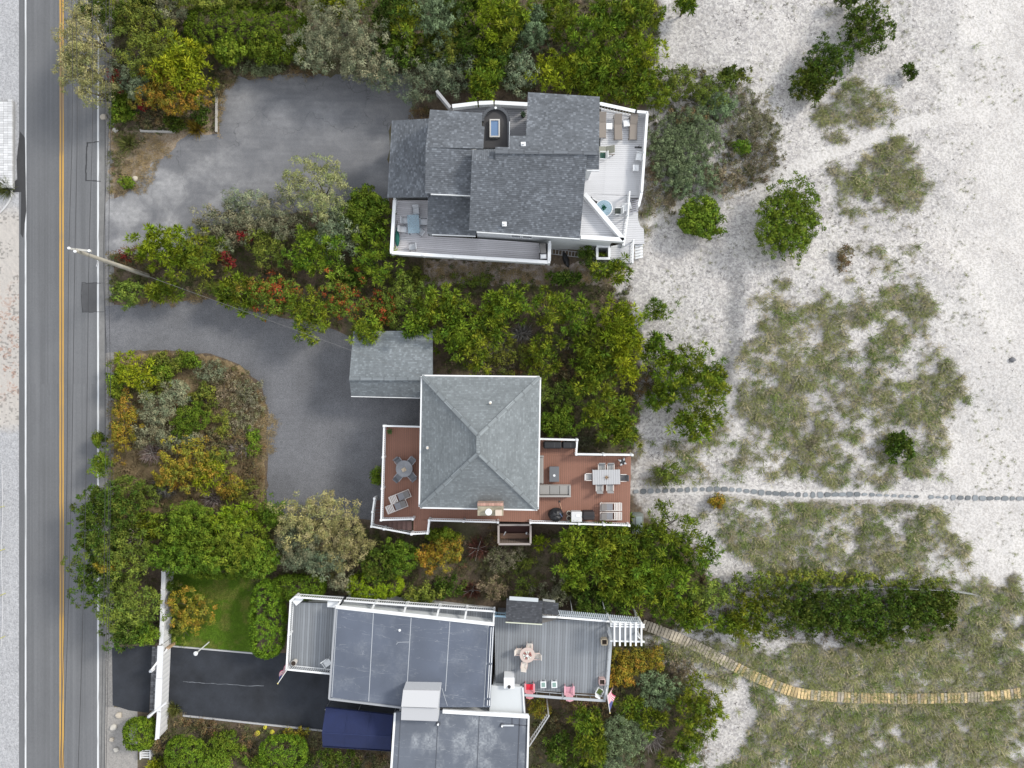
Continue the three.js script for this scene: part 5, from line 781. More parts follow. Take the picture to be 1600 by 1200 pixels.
{
  const t = thing('wire_fence', 'thin grey wire fence above the dark evergreen thicket', 'fence', G(1130, 931)), pts = [[1128, 932], [1180, 928], [1250, 920], [1320, 916], [1400, 916], [1470, 919], [1515, 925]].map(([x, y]) => G(x, y).add(V(0, 0.85, 0))), m = std([0.35, 0.36, 0.36], 0.7);
  const c = new THREE.CatmullRomCurve3(pts);
  for (const d of [0, -0.35, -0.7]) { const g = new THREE.TubeGeometry(new THREE.CatmullRomCurve3(pts.map((p) => p.clone().add(V(0, d, 0)))), 60, 0.025, 5); g.translate(-t.position.x, -t.position.y, -t.position.z); mk('wire', g, m, t); }
  for (let k = 0; k <= 14; k++) { const p = c.getPointAt(k / 14).sub(t.position); mk('post', cyl(0.045, 0.04, 1.0, p.x, p.y - 0.9, p.z, 8), std([0.3, 0.27, 0.22], 0.9), t); }
}
console.log('objects done');

// ------------------------------------------------------------------ plants
const leafMat = new THREE.MeshPhysicalMaterial({ vertexColors: true, side: THREE.DoubleSide, roughness: 0.8, specularIntensity: 0.25 });
const barkMat = std([0.13, 0.105, 0.085], 0.95), paleBark = std([0.26, 0.24, 0.22], 0.95);
class Leaves {                                        // collects four-point leaves
  constructor() { this.p = []; this.n = []; this.c = []; this.i = []; this.k = 0; }
  add(x, y, z, ax, ay, az, bx, by, bz, len, wid, col, ox, oy, oz) {   // a: along the leaf, b: across
    const nx = ay * bz - az * by, ny = az * bx - ax * bz, nz = ax * by - ay * bx, f = nx * ox + ny * oy + nz * oz < 0 ? -1 : 1;
    let mx = nx * f * 0.6 + ox * 0.4, my = ny * f * 0.6 + oy * 0.4, mz = nz * f * 0.6 + oz * 0.4; const L = Math.hypot(mx, my, mz) || 1; mx /= L; my /= L; mz /= L;
    const w = wid / 2, m = len * 0.45;
    this.p.push(x, y, z, x + ax * m + bx * w, y + ay * m + by * w, z + az * m + bz * w, x + ax * len, y + ay * len, z + az * len, x + ax * m - bx * w, y + ay * m - by * w, z + az * m - bz * w);
    for (let q = 0; q < 4; q++) { this.n.push(mx, my, mz); this.c.push(col[0], col[1], col[2]); }
    const k = this.k; if (f > 0) this.i.push(k, k + 2, k + 1, k, k + 3, k + 2); else this.i.push(k, k + 1, k + 2, k, k + 2, k + 3); this.k += 4;
  }
  geo() { const g = new THREE.BufferGeometry(); g.setAttribute('position', new THREE.Float32BufferAttribute(this.p, 3)); g.setAttribute('normal', new THREE.Float32BufferAttribute(this.n, 3)); g.setAttribute('color', new THREE.Float32BufferAttribute(this.c, 3)); g.setIndex(this.i); return g; }
}
const unit = (r) => { const z = 2 * r() - 1, a = r() * 6.2832, s = Math.sqrt(1 - z * z); return [s * Math.cos(a), z, s * Math.sin(a)]; };
const norm = (v) => { const L = Math.hypot(...v) || 1; return [v[0] / L, v[1] / L, v[2] / L]; };
const cross = (a, b) => [a[1] * b[2] - a[2] * b[1], a[2] * b[0] - a[0] * b[2], a[0] * b[1] - a[1] * b[0]];
// species: cols = leaf colours with weights, rc = clump radius, n = leaves a clump, leaf = length and width, cover = how densely clumps overlap
const SP = {
  p: { noun: 'bright green pine', name: 'pine_tree', cat: 'tree', cols: [[0.115, 0.18, 0.014], [0.15, 0.2, 0.015], [0.08, 0.14, 0.014], [0.18, 0.215, 0.018]], rc: [0.32, 0.5], n: 52, leaf: [0.34, 0.075], mode: 'needle', cover: 1.7 },
  y: { noun: 'yellowish green pine', name: 'pine_tree', cat: 'tree', cols: [[0.2, 0.25, 0.012], [0.24, 0.27, 0.014], [0.15, 0.21, 0.012]], rc: [0.32, 0.5], n: 52, leaf: [0.34, 0.075], mode: 'needle', cover: 1.7 },
  d: { noun: 'dark green evergreen', name: 'evergreen_shrub', cat: 'shrub', cols: [[0.055, 0.1, 0.013], [0.08, 0.125, 0.015], [0.1, 0.125, 0.02]], rc: [0.26, 0.42], n: 40, leaf: [0.22, 0.08], mode: 'needle', cover: 2.5 },
  o: { noun: 'olive green shrub', name: 'leafy_shrub', cat: 'shrub', cols: [[0.125, 0.16, 0.024], [0.16, 0.185, 0.028], [0.095, 0.135, 0.022]], rc: [0.26, 0.42], n: 40, leaf: [0.17, 0.085], mode: 'leaf', cover: 1.9 },
  g: { noun: 'grey green shrub', name: 'silvery_shrub', cat: 'shrub', cols: [[0.163, 0.182, 0.106], [0.195, 0.208, 0.125], [0.13, 0.163, 0.0938], [0.221, 0.215, 0.125]], rc: [0.26, 0.44], n: 46, leaf: [0.19, 0.06], mode: 'leaf', cover: 1.9 },
  w: { noun: 'pale feathery tree', name: 'feathery_tree', cat: 'tree', cols: [[0.221, 0.227, 0.084], [0.26, 0.26, 0.102], [0.169, 0.195, 0.078], [0.286, 0.273, 0.132]], rc: [0.26, 0.42], n: 44, leaf: [0.2, 0.055], mode: 'leaf', cover: 1.9 },
  b: { noun: 'lush green bush', name: 'round_bush', cat: 'bush', cols: [[0.08, 0.14, 0.012], [0.105, 0.16, 0.013], [0.13, 0.175, 0.016]], rc: [0.24, 0.36], n: 40, leaf: [0.17, 0.1], mode: 'leaf', cover: 3.0 },
  h: { noun: 'clipped green hedge', name: 'clipped_hedge', cat: 'hedge', cols: [[0.09, 0.15, 0.01], [0.115, 0.17, 0.012], [0.07, 0.125, 0.01]], rc: [0.2, 0.28], n: 34, leaf: [0.12, 0.08], mode: 'leaf', cover: 2.9, smooth: true },
  l: { noun: 'lime green clipped bush', name: 'clipped_bush', cat: 'bush', cols: [[0.19, 0.26, 0.01], [0.23, 0.29, 0.012], [0.15, 0.22, 0.01]], rc: [0.2, 0.3], n: 34, leaf: [0.13, 0.08], mode: 'leaf', cover: 2.6, smooth: true },
  r: { noun: 'red leaved shrub', name: 'red_shrub', cat: 'shrub', cols: [[0.204, 0.02, 0.02], [0.144, 0.018, 0.018], [0.096, 0.07, 0.025]], rc: [0.16, 0.26], n: 26, leaf: [0.14, 0.08], mode: 'leaf', cover: 1.6 },
  m: { noun: 'red tipped shrub', name: 'turning_shrub', cat: 'shrub', cols: [[0.12, 0.165, 0.018], [0.1, 0.15, 0.018], [0.27, 0.06, 0.02], [0.18, 0.12, 0.02], [0.12, 0.165, 0.018], [0.1, 0.14, 0.018]], rc: [0.24, 0.38], n: 38, leaf: [0.18, 0.085], mode: 'leaf', cover: 1.8 },
  a: { noun: 'golden autumn shrub', name: 'golden_shrub', cat: 'shrub', cols: [[0.25, 0.188, 0.02], [0.188, 0.169, 0.02], [0.15, 0.15, 0.022], [0.275, 0.163, 0.025]], rc: [0.22, 0.36], n: 40, leaf: [0.16, 0.08], mode: 'leaf', cover: 1.8 },
  k: { noun: 'reddish brown shrub', name: 'brown_shrub', cat: 'shrub', cols: [[0.163, 0.106, 0.048], [0.125, 0.0875, 0.048], [0.15, 0.131, 0.06], [0.112, 0.106, 0.048]], rc: [0.22, 0.34], n: 34, leaf: [0.16, 0.06], mode: 'leaf', cover: 1.5 },
  t: { noun: 'bare grey twiggy shrub', name: 'bare_shrub', cat: 'shrub', cols: [[0.22, 0.19, 0.175], [0.17, 0.14, 0.13], [0.26, 0.24, 0.22]], twig: true },
  x: { noun: 'maroon twiggy shrub', name: 'bare_shrub', cat: 'shrub', cols: [[0.1, 0.035, 0.03], [0.08, 0.04, 0.03], [0.13, 0.06, 0.04]], twig: true },
  s: { noun: 'low grey green thicket', name: 'bayberry_thicket', cat: 'shrub', cols: [[0.125, 0.169, 0.0813], [0.15, 0.195, 0.1], [0.106, 0.143, 0.0688]], rc: [0.22, 0.34], n: 40, leaf: [0.14, 0.07], mode: 'leaf', cover: 2.2 },
  n: { noun: 'tan wispy shrub', name: 'wispy_shrub', cat: 'shrub', cols: [[0.247, 0.215, 0.137], [0.195, 0.176, 0.111], [0.169, 0.176, 0.0845], [0.286, 0.247, 0.169]], rc: [0.22, 0.36], n: 36, leaf: [0.2, 0.045], mode: 'needle', cover: 1.8 },
  v: { noun: 'spiky yellow grass clump', name: 'ornamental_grass', cat: 'grass clump', cols: [[0.27, 0.19, 0.02], [0.22, 0.17, 0.025], [0.3, 0.22, 0.03]], blades: true },
  u: { noun: 'spiky green grass clump', name: 'ornamental_grass', cat: 'grass clump', cols: [[0.13, 0.15, 0.035], [0.17, 0.17, 0.05], [0.1, 0.12, 0.03]], blades: true },
};
function crownOf(sp, rx, rz, h, r, seed) {
  const L = new Leaves(), smooth = sp.smooth, pick = () => sp.cols[Math.floor(r() * sp.cols.length)];
  if (sp.blades) { const n = Math.round(260 * Math.max(0.6, rx * rz)); for (let k = 0; k < n; k++) { const a = r() * 6.283, t = 0.15 + 1.2 * r(), d = [Math.cos(a) * Math.sin(t), Math.cos(t), Math.sin(a) * Math.sin(t)], b = [-Math.sin(a), 0, Math.cos(a)], q = r() * 0.25, len = Math.max(rx, rz) * (0.6 + 0.5 * r()), c = pick(), v = 0.8 + 0.4 * r(); L.add(Math.cos(a) * q * rx, 0.02, Math.sin(a) * q * rz, d[0], d[1] * Math.min(1, h / rx), d[2], b[0], b[1], b[2], len, 0.05, c.map((x) => x * v), d[0], d[1], d[2]); } return L.geo(); }
  if (sp.twig) { const n = Math.round(90 * rx * rz + 50); for (let k = 0; k < n; k++) { const d = norm([(r() - 0.5) * 1.9, 0.35 + r() * 0.9, (r() - 0.5) * 1.9]), q = 0.1 + 0.6 * r(), x = d[0] * rx * q, y = d[1] * h * q, z = d[2] * rz * q; for (let j = 0; j < 3; j++) { const e = norm([d[0] + (r() - 0.5) * 1.3, d[1] * 0.6 + (r() - 0.5) * 0.7, d[2] + (r() - 0.5) * 1.3]), b = norm(cross(e, unit(r))), c = pick(), v = 0.7 + 0.6 * r(); L.add(x, y, z, e[0], e[1], e[2], b[0], b[1], b[2], 0.35 + 0.5 * r() * Math.min(1, rx), 0.035, c.map((s) => s * v), e[0], Math.abs(e[1]), e[2]); } } return L.geo(); }
  const rcm = (sp.rc[0] + sp.rc[1]) / 2, area = Math.PI * rx * rz + 1.3 * h * (rx + rz) * (smooth ? 0.9 : 0.55), N = Math.max(5, Math.round(sp.cover * area / (Math.PI * rcm * rcm)));
  // a few leading lobes make the outline uneven
  const lobes = []; if (!smooth) { const m = Math.max(3, Math.round(2.2 * Math.sqrt(rx * rz) + 2)); for (let k = 0; k < m; k++) { const a = (k + r() * 0.8) / m * 6.283, q = 0.45 + 0.3 * r(); lobes.push([Math.cos(a) * q * rx, (0.5 + 0.38 * r()) * h, Math.sin(a) * q * rz, (0.42 + 0.22 * r())]); } lobes.push([(r() - 0.5) * 0.3 * rx, 0.72 * h, (r() - 0.5) * 0.3 * rz, 0.55]); }
  for (let k = 0; k < N; k++) {
    let d = unit(r); d[1] = Math.abs(d[1]) * 1.2 - 0.25; d = norm(d);
    let cx, cy, cz, rc = lerp(sp.rc[0], sp.rc[1], r()), out = d;
    if (smooth) { const e = 3.2, q = Math.pow(Math.abs(d[0]) ** e + Math.abs(d[1]) ** e + Math.abs(d[2]) ** e, -1 / e) * (0.93 + 0.07 * fbm(d[0] * 3 + seed, d[2] * 3, 2)); cx = d[0] * q * (rx - rc * 0.7); cy = h * 0.5 + d[1] * q * (h * 0.5 - rc * 0.5); cz = d[2] * q * (rz - rc * 0.7); }
    else if (r() < 0.42) { const a = r() * 6.283, q = Math.sqrt(r()) * 0.82; cx = Math.cos(a) * q * rx; cz = Math.sin(a) * q * rz; cy = h * (0.3 + 0.58 * Math.sqrt(1 - q * q)) * (0.78 + 0.27 * r()); out = norm([cx / rx * 0.8, 0.7, cz / rz * 0.8]); } else { const lb = lobes[Math.floor(r() * lobes.length)], q = 0.65 + 0.38 * r(); cx = lb[0] + d[0] * lb[3] * rx * q; cz = lb[2] + d[2] * lb[3] * rz * q; cy = lb[1] + d[1] * lb[3] * h * 0.55 * q; if (r() < 0.12) { cx *= 1.12; cz *= 1.12; rc *= 0.7; } }
    cy = Math.max(rc * 0.5, cy);
    const bc = pick(), bv = 0.68 + 0.64 * r(), n = Math.round(sp.n * (0.75 + 0.5 * r()));
    for (let j = 0; j < n; j++) {
      let e = unit(r); e = norm([e[0] + out[0] * 0.5, e[1] + 0.45, e[2] + out[2] * 0.5]);
      const v = bv * (0.78 + 0.44 * r()), c = (r() < 0.8 ? bc : pick()), col = [c[0] * v, c[1] * v, c[2] * v];
      if (sp.mode === 'needle') { const q = rc * (0.1 + 0.45 * r()), b = norm(cross(e, unit(r))); L.add(cx + e[0] * q, cy + e[1] * q, cz + e[2] * q, e[0], e[1], e[2], b[0], b[1], b[2], sp.leaf[0] * (0.5 + 0.8 * r()), sp.leaf[1] * (0.7 + 0.6 * r()), col, e[0], e[1], e[2]); }
      else { const q = rc * (0.35 + 0.65 * r()); const t = norm([e[0] * 0.5 + (r() - 0.5) * 1.6, e[1] * 0.3 + (r() - 0.5) * 0.9, e[2] * 0.5 + (r() - 0.5) * 1.6]), b = norm(cross(e, t)); const a = norm(cross(b, e).map((s, i) => s + (i === 1 ? -0.1 : 0) + e[i] * 0.35)); L.add(cx + e[0] * q, cy + e[1] * q, cz + e[2] * q, a[0], a[1], a[2], b[0], b[1], b[2], sp.leaf[0] * (0.5 + 0.9 * r()), sp.leaf[1] * (0.65 + 0.7 * r()), col, e[0], e[1], e[2]); }
    }
  }
  return L.geo();
}
const ORD = ['first', 'second', 'third', 'fourth', 'fifth', 'sixth', 'seventh', 'eighth', 'ninth', 'tenth', 'eleventh', 'twelfth', 'thirteenth', 'fourteenth', 'fifteenth', 'sixteenth', 'seventeenth', 'eighteenth', 'nineteenth', 'twentieth'];
// zones: [where, [kind, px, py, half width, half depth, height], ...] read off the plan
const ZONES = [
  ['at the road corner of the pale drive', 'w,138,55,34,50,6|w,128,100,30,34,5.6|w,152,142,34,30,5|d,170,22,40,32,4.5|o,222,30,48,30,4.5|g,266,14,30,22,4|o,238,88,50,42,5|y,290,105,48,48,5|a,272,148,58,34,4|g,216,128,30,34,3.6|r,188,132,10,13,3.6|r,226,167,7,6,2|b,188,172,16,26,2|v,303,197,19,18,1.3|d,276,196,15,12,1.2|d,318,181,12,15,1.3|u,196,222,17,18,1|k,240,184,36,14,0.7|b,195,285,9,8,0.7|b,205,180,12,9,1|o,205,150,14,15,1.6|k,340,135,12,26,0.7'],
  ['at the top of the pale drive', 'h,385,45,100,38,3.2|b,430,78,50,24,3|b,360,82,30,18,3|o,330,8,60,14,4|d,420,4,60,12,4|d,250,2,40,14,4|s,400,108,45,10,0.9|k,480,110,36,10,0.8'],
  ['in the tree belt above the stepped house', 'g,530,40,54,50,5.5|g,575,90,58,46,5.2|g,496,78,38,38,4.6|g,598,122,26,24,4.4|y,525,12,36,16,5|d,618,26,44,34,5.5|p,640,52,32,38,5.5|d,622,84,36,30,4.6|s,682,32,38,40,6|d,722,15,34,32,6|g,654,140,34,32,4|k,655,176,18,10,0.8|g,700,112,42,44,4.6|y,765,36,26,58,6.5|p,756,130,30,40,5.2|p,795,38,30,44,6|d,735,70,34,34,5|s,832,52,26,32,5.2|g,812,116,28,36,4.2|p,872,30,36,36,5.4|p,912,62,40,44,5|p,952,36,36,38,5|p,998,32,34,40,4.8|y,866,118,40,30,4.6|p,916,112,36,36,4.6|p,968,98,40,40,4.6|y,1004,92,28,36,4.2|p,982,142,32,24,3.6|p,932,146,26,18,3.2|m,945,118,22,18,3.4|p,1030,152,20,26,3|o,700,75,30,30,5|d,675,88,34,28,4|p,1000,125,28,24,3.6|d,780,90,30,36,4.4'],
  ['in the thicket beside the white deck', 'o,1056,128,34,30,2|o,1112,142,36,26,2|d,1145,120,22,16,1.6|s,1050,235,40,62,1.5|s,1085,215,45,48,1.6|s,1080,280,50,34,1.3|k,1075,180,28,14,1.4|n,1168,182,46,46,1.3|n,1180,245,44,46,1.1|n,1130,280,40,30,1|b,1158,230,13,12,1.3|n,1020,312,16,28,1|s,1120,165,30,22,1.5|n,1022,270,10,30,0.8'],
  ['standing alone on the dunes', 'd,1350,46,36,38,2|d,1288,98,34,34,2|d,1266,130,30,28,1.8|d,1419,114,10,12,1|b,1230,346,48,54,3|b,1092,340,36,28,2|k,1313,408,13,23,0.5|o,1050,740,20,18,1.2|d,1400,696,22,22,1|p,1070,10,18,16,2.6|d,1320,2,16,9,1.4|t,1350,42,20,20,2.3|t,1272,95,12,8,2.1|n,1045,320,12,22,0.6|n,1268,692,14,8,0.3|a,1118,780,12,12,0.6'],
  ['along the lower edge of the pale drive', 'w,500,295,56,46,4.6|g,382,318,32,24,3|g,355,352,46,34,3|y,262,388,46,34,4.6|p,312,400,40,36,4.6|r,385,368,11,13,2.6|r,356,408,9,11,2.6|k,222,402,48,22,1.4|r,195,402,9,8,1.5|o,205,456,27,22,2|p,262,456,34,16,3|g,440,340,40,38,3.6|g,530,355,38,40,3.4|b,575,334,38,40,4|p,495,398,44,42,4|p,590,400,34,44,4|g,340,385,30,18,2.4|o,420,385,30,28,2.6|g,400,345,28,26,3|d,545,432,30,22,2.6|k,440,425,34,18,1.6|o,330,450,20,14,1.4'],
  ['between the two upper houses and the garage', 'p,372,455,36,34,3.4|m,428,462,46,34,3.4|p,486,496,38,42,4.4|m,535,466,38,36,3.8|m,598,482,26,32,2.6|p,575,520,28,30,4.6|o,632,470,32,42,2.6|p,680,478,40,36,4|p,705,522,38,40,4.4|p,745,548,34,44,4|p,655,514,20,22,4.6|p,800,470,44,34,3.4|p,860,482,44,34,3.4|p,905,500,36,38,3.4|p,768,505,34,34,3.4|p,850,560,34,36,3|o,800,560,40,30,1.4|o,640,438,36,16,1.4|o,740,440,40,10,0.8|d,915,400,13,18,2.4|d,882,436,26,11,1.3|p,955,424,40,24,2.8|k,810,590,26,16,0.9|p,720,475,26,24,3.2|k,560,440,40,14,1.6|t,780,545,28,22,1.2|t,815,520,22,16,1.4|n,770,580,30,16,0.8|k,730,500,20,18,1|n,880,530,24,20,0.9'],
  ['on the dune side of the hip roof', 'p,928,545,38,42,3.4|y,968,515,34,42,4|y,982,562,28,38,3.8|p,930,600,38,36,3.4|p,950,648,44,38,3.4|p,974,682,24,20,3|p,1026,486,24,20,2|p,1026,545,28,24,2.6|p,1064,572,44,36,3|p,1094,612,46,42,3.4|p,1086,664,36,26,2.6|p,1035,620,28,26,2.4|b,870,660,28,24,2.2|o,848,608,8,26,2|k,890,580,30,24,1.2|o,880,620,26,30,1.2|n,900,690,26,18,0.6|k,1010,600,26,30,0.8|p,1118,582,20,18,2.2'],
  ['on the island inside the horseshoe drive', 'y,214,582,34,27,2.6|o,262,566,34,16,1.2|b,292,562,20,14,1.2|g,246,640,34,34,2.4|b,298,655,28,27,2.2|a,196,662,22,46,3.2|b,157,688,9,11,2|b,160,724,13,22,2.2|g,282,690,36,20,2|a,300,725,46,42,2.8|t,232,708,22,20,2|t,250,766,28,22,2|o,205,770,44,30,3|y,322,742,26,24,2.6|t,372,702,30,10,1|n,380,650,30,40,0.5|k,330,690,30,24,0.9|k,395,730,20,40,0.7|n,350,610,40,30,0.5|t,330,780,22,12,1.2|o,390,770,22,24,1.2|o,235,600,30,22,1.4|b,250,580,20,14,1|g,330,580,30,16,0.9|o,350,660,26,24,0.9|n,390,610,20,24,0.7|o,345,720,26,20,1.4|a,270,745,26,20,2|b,185,600,12,26,1.8|g,275,615,26,22,1.6|k,370,690,30,22,0.8|o,320,625,24,22,1|g,225,680,24,18,1.8|a,360,760,28,20,1.6|b,395,690,12,22,0.7'],
  ['in the roadside grove above the lawn', 'd,168,812,46,64,5|o,188,865,58,46,5.2|d,160,905,38,34,4.8|p,236,822,28,22,3.4|b,300,820,46,38,4.2|b,368,842,58,46,4.6|y,372,806,30,20,4.4|b,402,872,42,28,4.2|b,282,862,42,30,4.2|b,424,800,22,22,3.6|o,206,940,50,38,4.6|d,205,985,40,24,3.6|b,226,985,24,16,3|t,212,838,18,24,5.4|b,330,872,34,22,4|o,180,795,34,22,3.8|a,180,880,16,10,5.4'],
  ['below the road side deck of the hip roof', 'w,492,810,60,40,4.6|w,540,845,46,36,4.4|g,462,852,42,36,4|g,500,875,50,20,3.6|d,592,878,34,28,3.2|b,625,866,30,26,3.2|a,672,868,22,24,2.8|a,702,858,20,26,2.8|b,690,836,26,14,2.2|x,746,860,22,26,2|n,786,872,28,24,1.8|y,843,846,13,12,1.4|o,815,880,28,14,1.2|k,770,840,18,14,0.8|b,745,690,4,10,0.4|b,589,745,9,16,1.4'],
  ['in the pine clump below the brown deck', 'p,905,850,36,36,4.6|p,950,835,36,30,4.4|p,905,890,38,28,4.2|p,960,880,38,34,4.6|p,1008,880,40,34,4.6|p,1046,828,44,36,4.6|p,1086,866,38,36,4.2|p,1040,900,40,28,4|p,995,845,30,26,4'],
  ['between the hip roof plot and flat roofs', 'l,585,915,46,20,2.8|h,352,892,60,12,2.2|h,418,968,28,62,3|h,465,918,44,20,2.6|g,540,908,22,16,2.4|o,662,924,30,18,2.2|d,702,918,26,18,2|x,738,924,22,14,1.6|n,772,916,24,18,2|n,860,932,40,24,1.6|d,930,942,36,28,2.8|p,968,918,36,28,3.4|p,1008,922,34,26,3.4|p,1042,944,36,24,3.4|p,1080,960,36,20,3|o,1108,922,40,20,2.4|k,990,956,20,16,1.4|o,820,915,24,14,1.4|d,900,915,26,16,2'],
  ['in the dark thicket beside the boardwalk', 'p,1165,958,46,40,2.4|d,1215,950,44,38,2|d,1268,952,46,40,1.9|d,1322,955,46,42,1.9|d,1378,955,46,44,1.9|d,1432,950,44,40,1.7|d,1470,950,26,34,1.4|d,1350,985,48,26,1.6|b,1140,972,32,17,2|o,1250,905,60,14,1|o,1190,905,50,12,1.2|o,1420,908,60,10,0.8|o,1320,905,60,12,1'],
  ['in the thicket below the grey deck', 'a,980,1030,34,22,2|a,1022,1030,24,20,1.8|a,970,1055,22,18,1.8|s,1030,1078,36,28,2|p,1092,1102,42,46,3.4|p,985,1104,26,22,2.6|p,912,1120,26,24,3|p,925,1166,30,32,3|s,975,1150,42,42,2.6|t,1020,1158,28,28,2|p,1012,1124,26,18,2.8|p,1080,1152,30,22,2.8|d,872,1170,22,24,2.4|p,1060,1188,30,14,2.4|a,842,1106,18,20,1.2|k,850,1160,26,24,0.9|k,890,1098,40,12,1|d,905,1195,30,12,1.6|k,940,1110,24,18,1.2|g,955,1195,30,14,1.4|n,1060,1050,26,22,1|k,865,1130,18,16,1.2'],
  ['in the garden corner by the white fence', 'h,218,1147,25,25,1.9|h,288,1178,30,27,2.2|h,442,1178,38,28,2.2|b,354,1160,24,22,1.4|b,338,1186,26,16,1.4|d,530,1186,42,18,1.4|u,268,1112,15,16,1.1|k,252,1166,18,14,1.2|k,330,1138,24,10,0.7|k,388,1165,16,24,0.8|a,462,1148,22,10,0.7|k,300,1128,26,8,0.6|k,496,1160,14,16,0.8|b,400,1188,20,12,1|y,240,1190,16,12,1|k,570,1186,30,14,0.9|d,480,1190,16,12,1.2'],
  ['on the lawn', 'a,300,952,32,30,1.8|d,276,918,13,18,1.6|o,285,988,20,16,0.8|k,275,945,8,30,0.9'],
  ['on the far verge', 'u,4,292,16,22,1'],
];
{
  const all = [];
  for (const [where, list] of ZONES) for (const s of list.split('|')) { const [k, ...v] = s.split(','); const [px, py, rx, ry, h] = v.map(Number); all.push({ k, px, py, rx, ry, h, where }); }
  const groups = {}; for (const a of all) (groups[a.k + a.where] ??= []).push(a);
  for (const g of Object.values(groups)) { g.sort((a, b) => a.px - b.px); g.forEach((a, i) => { a.label = `${SP[a.k].noun} ${a.where}${g.length > 1 ? `, ${ORD[i]} from the road` : ''}`; }); }
  let tris = 0;
  all.forEach((a, i) => {
    const r = rng(1000 + i * 77), k0 = 0.82 + 0.4 * r(), hue = 0.88 + 0.26 * r(), base = SP[a.k], sp = { ...base, cover: (base.cover ?? 1) * (/standing alone/.test(a.where) ? 1.6 : /dune side of the hip/.test(a.where) ? 1.2 : 1), cols: base.cols.map((c) => [c[0] * k0 * hue, c[1] * k0, c[2] * k0]), leaf: base.leaf?.map((v) => v * (0.85 + 0.4 * ((i * 7) % 10) / 10)) }, g0 = P(a.px, a.py, a.h * 0.6), y0 = gy(g0.x, g0.z), m = (ALT - a.h * 0.7) / FOC, zs = 'py'.includes(a.k) && /between the two/.test(a.where) ? 0.88 : /standing alone/.test(a.where) ? 1.06 : 1, rx = a.rx * m * zs, rz = a.ry * m * zs;
    g0.y = y0 - 0.02;
    const t = thing(sp.name, a.label, sp.cat, g0, 0, a.where.replace(/^(in|at|on|along|between|below|standing) /, 'plants $1 '));
    const geo = crownOf(sp, rx, rz, a.h, r, i); tris += geo.index.count / 3;
    if (sp.blades) { const b = mk('blades', geo, leafMat, t); b.userData.kind = 'stuff'; return; }
    const limbs = [rod(V(0, -0.05, 0), V(0.05, a.h * 0.55, 0.03), 0.04 + a.h * 0.018, 0.03 + a.h * 0.008, 7)], nb = sp.smooth ? 3 : 6;
    for (let k = 0; k < nb; k++) { const q = (k + r()) / nb * 6.283, s = 0.12 + 0.3 * r(); limbs.push(rod(V(0.05 * s, a.h * s, 0), V(Math.cos(q) * rx * 0.65, a.h * (0.55 + 0.25 * r()), Math.sin(q) * rz * 0.65), 0.025 + a.h * 0.009, 0.012, 5)); }
    mk(sp.cat === 'tree' ? 'trunk' : 'stem', merge(limbs), sp.twig ? paleBark : barkMat, t);
    const c = mk(sp.cat === 'tree' ? 'crown' : 'foliage', geo, leafMat, t);
  });
  console.log('plants', all.length, 'triangles', tris);
}
// yellow flowers in the garden corner
[[402, 1146, 0.22, 'largest'], [414, 1137, 0.15, 'smallest'], [425, 1144, 0.18, 'middle sized']].forEach(([x, y, s, n], i) => { const L = new Leaves(), r = rng(40 + i); for (let k = 0; k < 160; k++) { const e = unit(r); e[1] = Math.abs(e[1]); const b = norm(cross(e, unit(r))), a = norm(cross(b, e)); L.add(e[0] * s, e[1] * s + 0.15, e[2] * s, a[0], a[1], a[2], b[0], b[1], b[2], 0.1, 0.07, r() < 0.75 ? [0.55, 0.5, 0.06] : [0.4, 0.42, 0.06], e[0], e[1], e[2]); } const t = thing('flower_cushion', `${n} yellow flower cushion in the garden corner`, 'flowers', P(x, y, 0.2).setY(0), 0, 'yellow flowers'); mk('blossoms', L.geo(), leafMat, t); mk('stem', merge([rod(V(0, -0.02, 0), V(0, 0.3, 0), 0.02), rod(V(0, 0, 0), V(0.06, 0.25, 0.03), 0.012)]), barkMat, t); });
// ------------------------------------------------------------------ dune grass, brush, lawn
function scatter(name, label, geos, cols, place, seed) {
  const r = rng(seed), per = geos.map(() => []); place(r, (x, z, s, c) => per[Math.floor(r() * geos.length)].push([x, z, s, c, (name === 'dune_grass' ? 1.6 * (r() + r() - 1) : r() * 6.283), (r() - 0.5) * 0.35, (r() - 0.5) * 0.35, name]));
  const mat = new THREE.MeshPhysicalMaterial({ side: THREE.DoubleSide, roughness: 0.85, specularIntensity: 0.25 }), d = new THREE.Object3D(), c3 = new THREE.Color();
  geos.forEach((g, k) => { if (!per[k].length) return; const im = new THREE.InstancedMesh(g, mat, per[k].length); im.name = numbered(name); im.castShadow = im.receiveShadow = true; per[k].forEach(([x, z, s, c, a, tx, tz], i) => { d.position.set(x, gy(x, z) - 0.01, z); d.rotation.set(tx, a, tz); d.scale.set(s, s, s); d.updateMatrix(); im.setMatrixAt(i, d.matrix); im.setColorAt(i, c3.setRGB(...c)); }); im.userData = { kind: 'stuff', label: label[k] ?? label[0], category: 'grass' }; scene.add(im); console.log(im.name, per[k].length); });
}
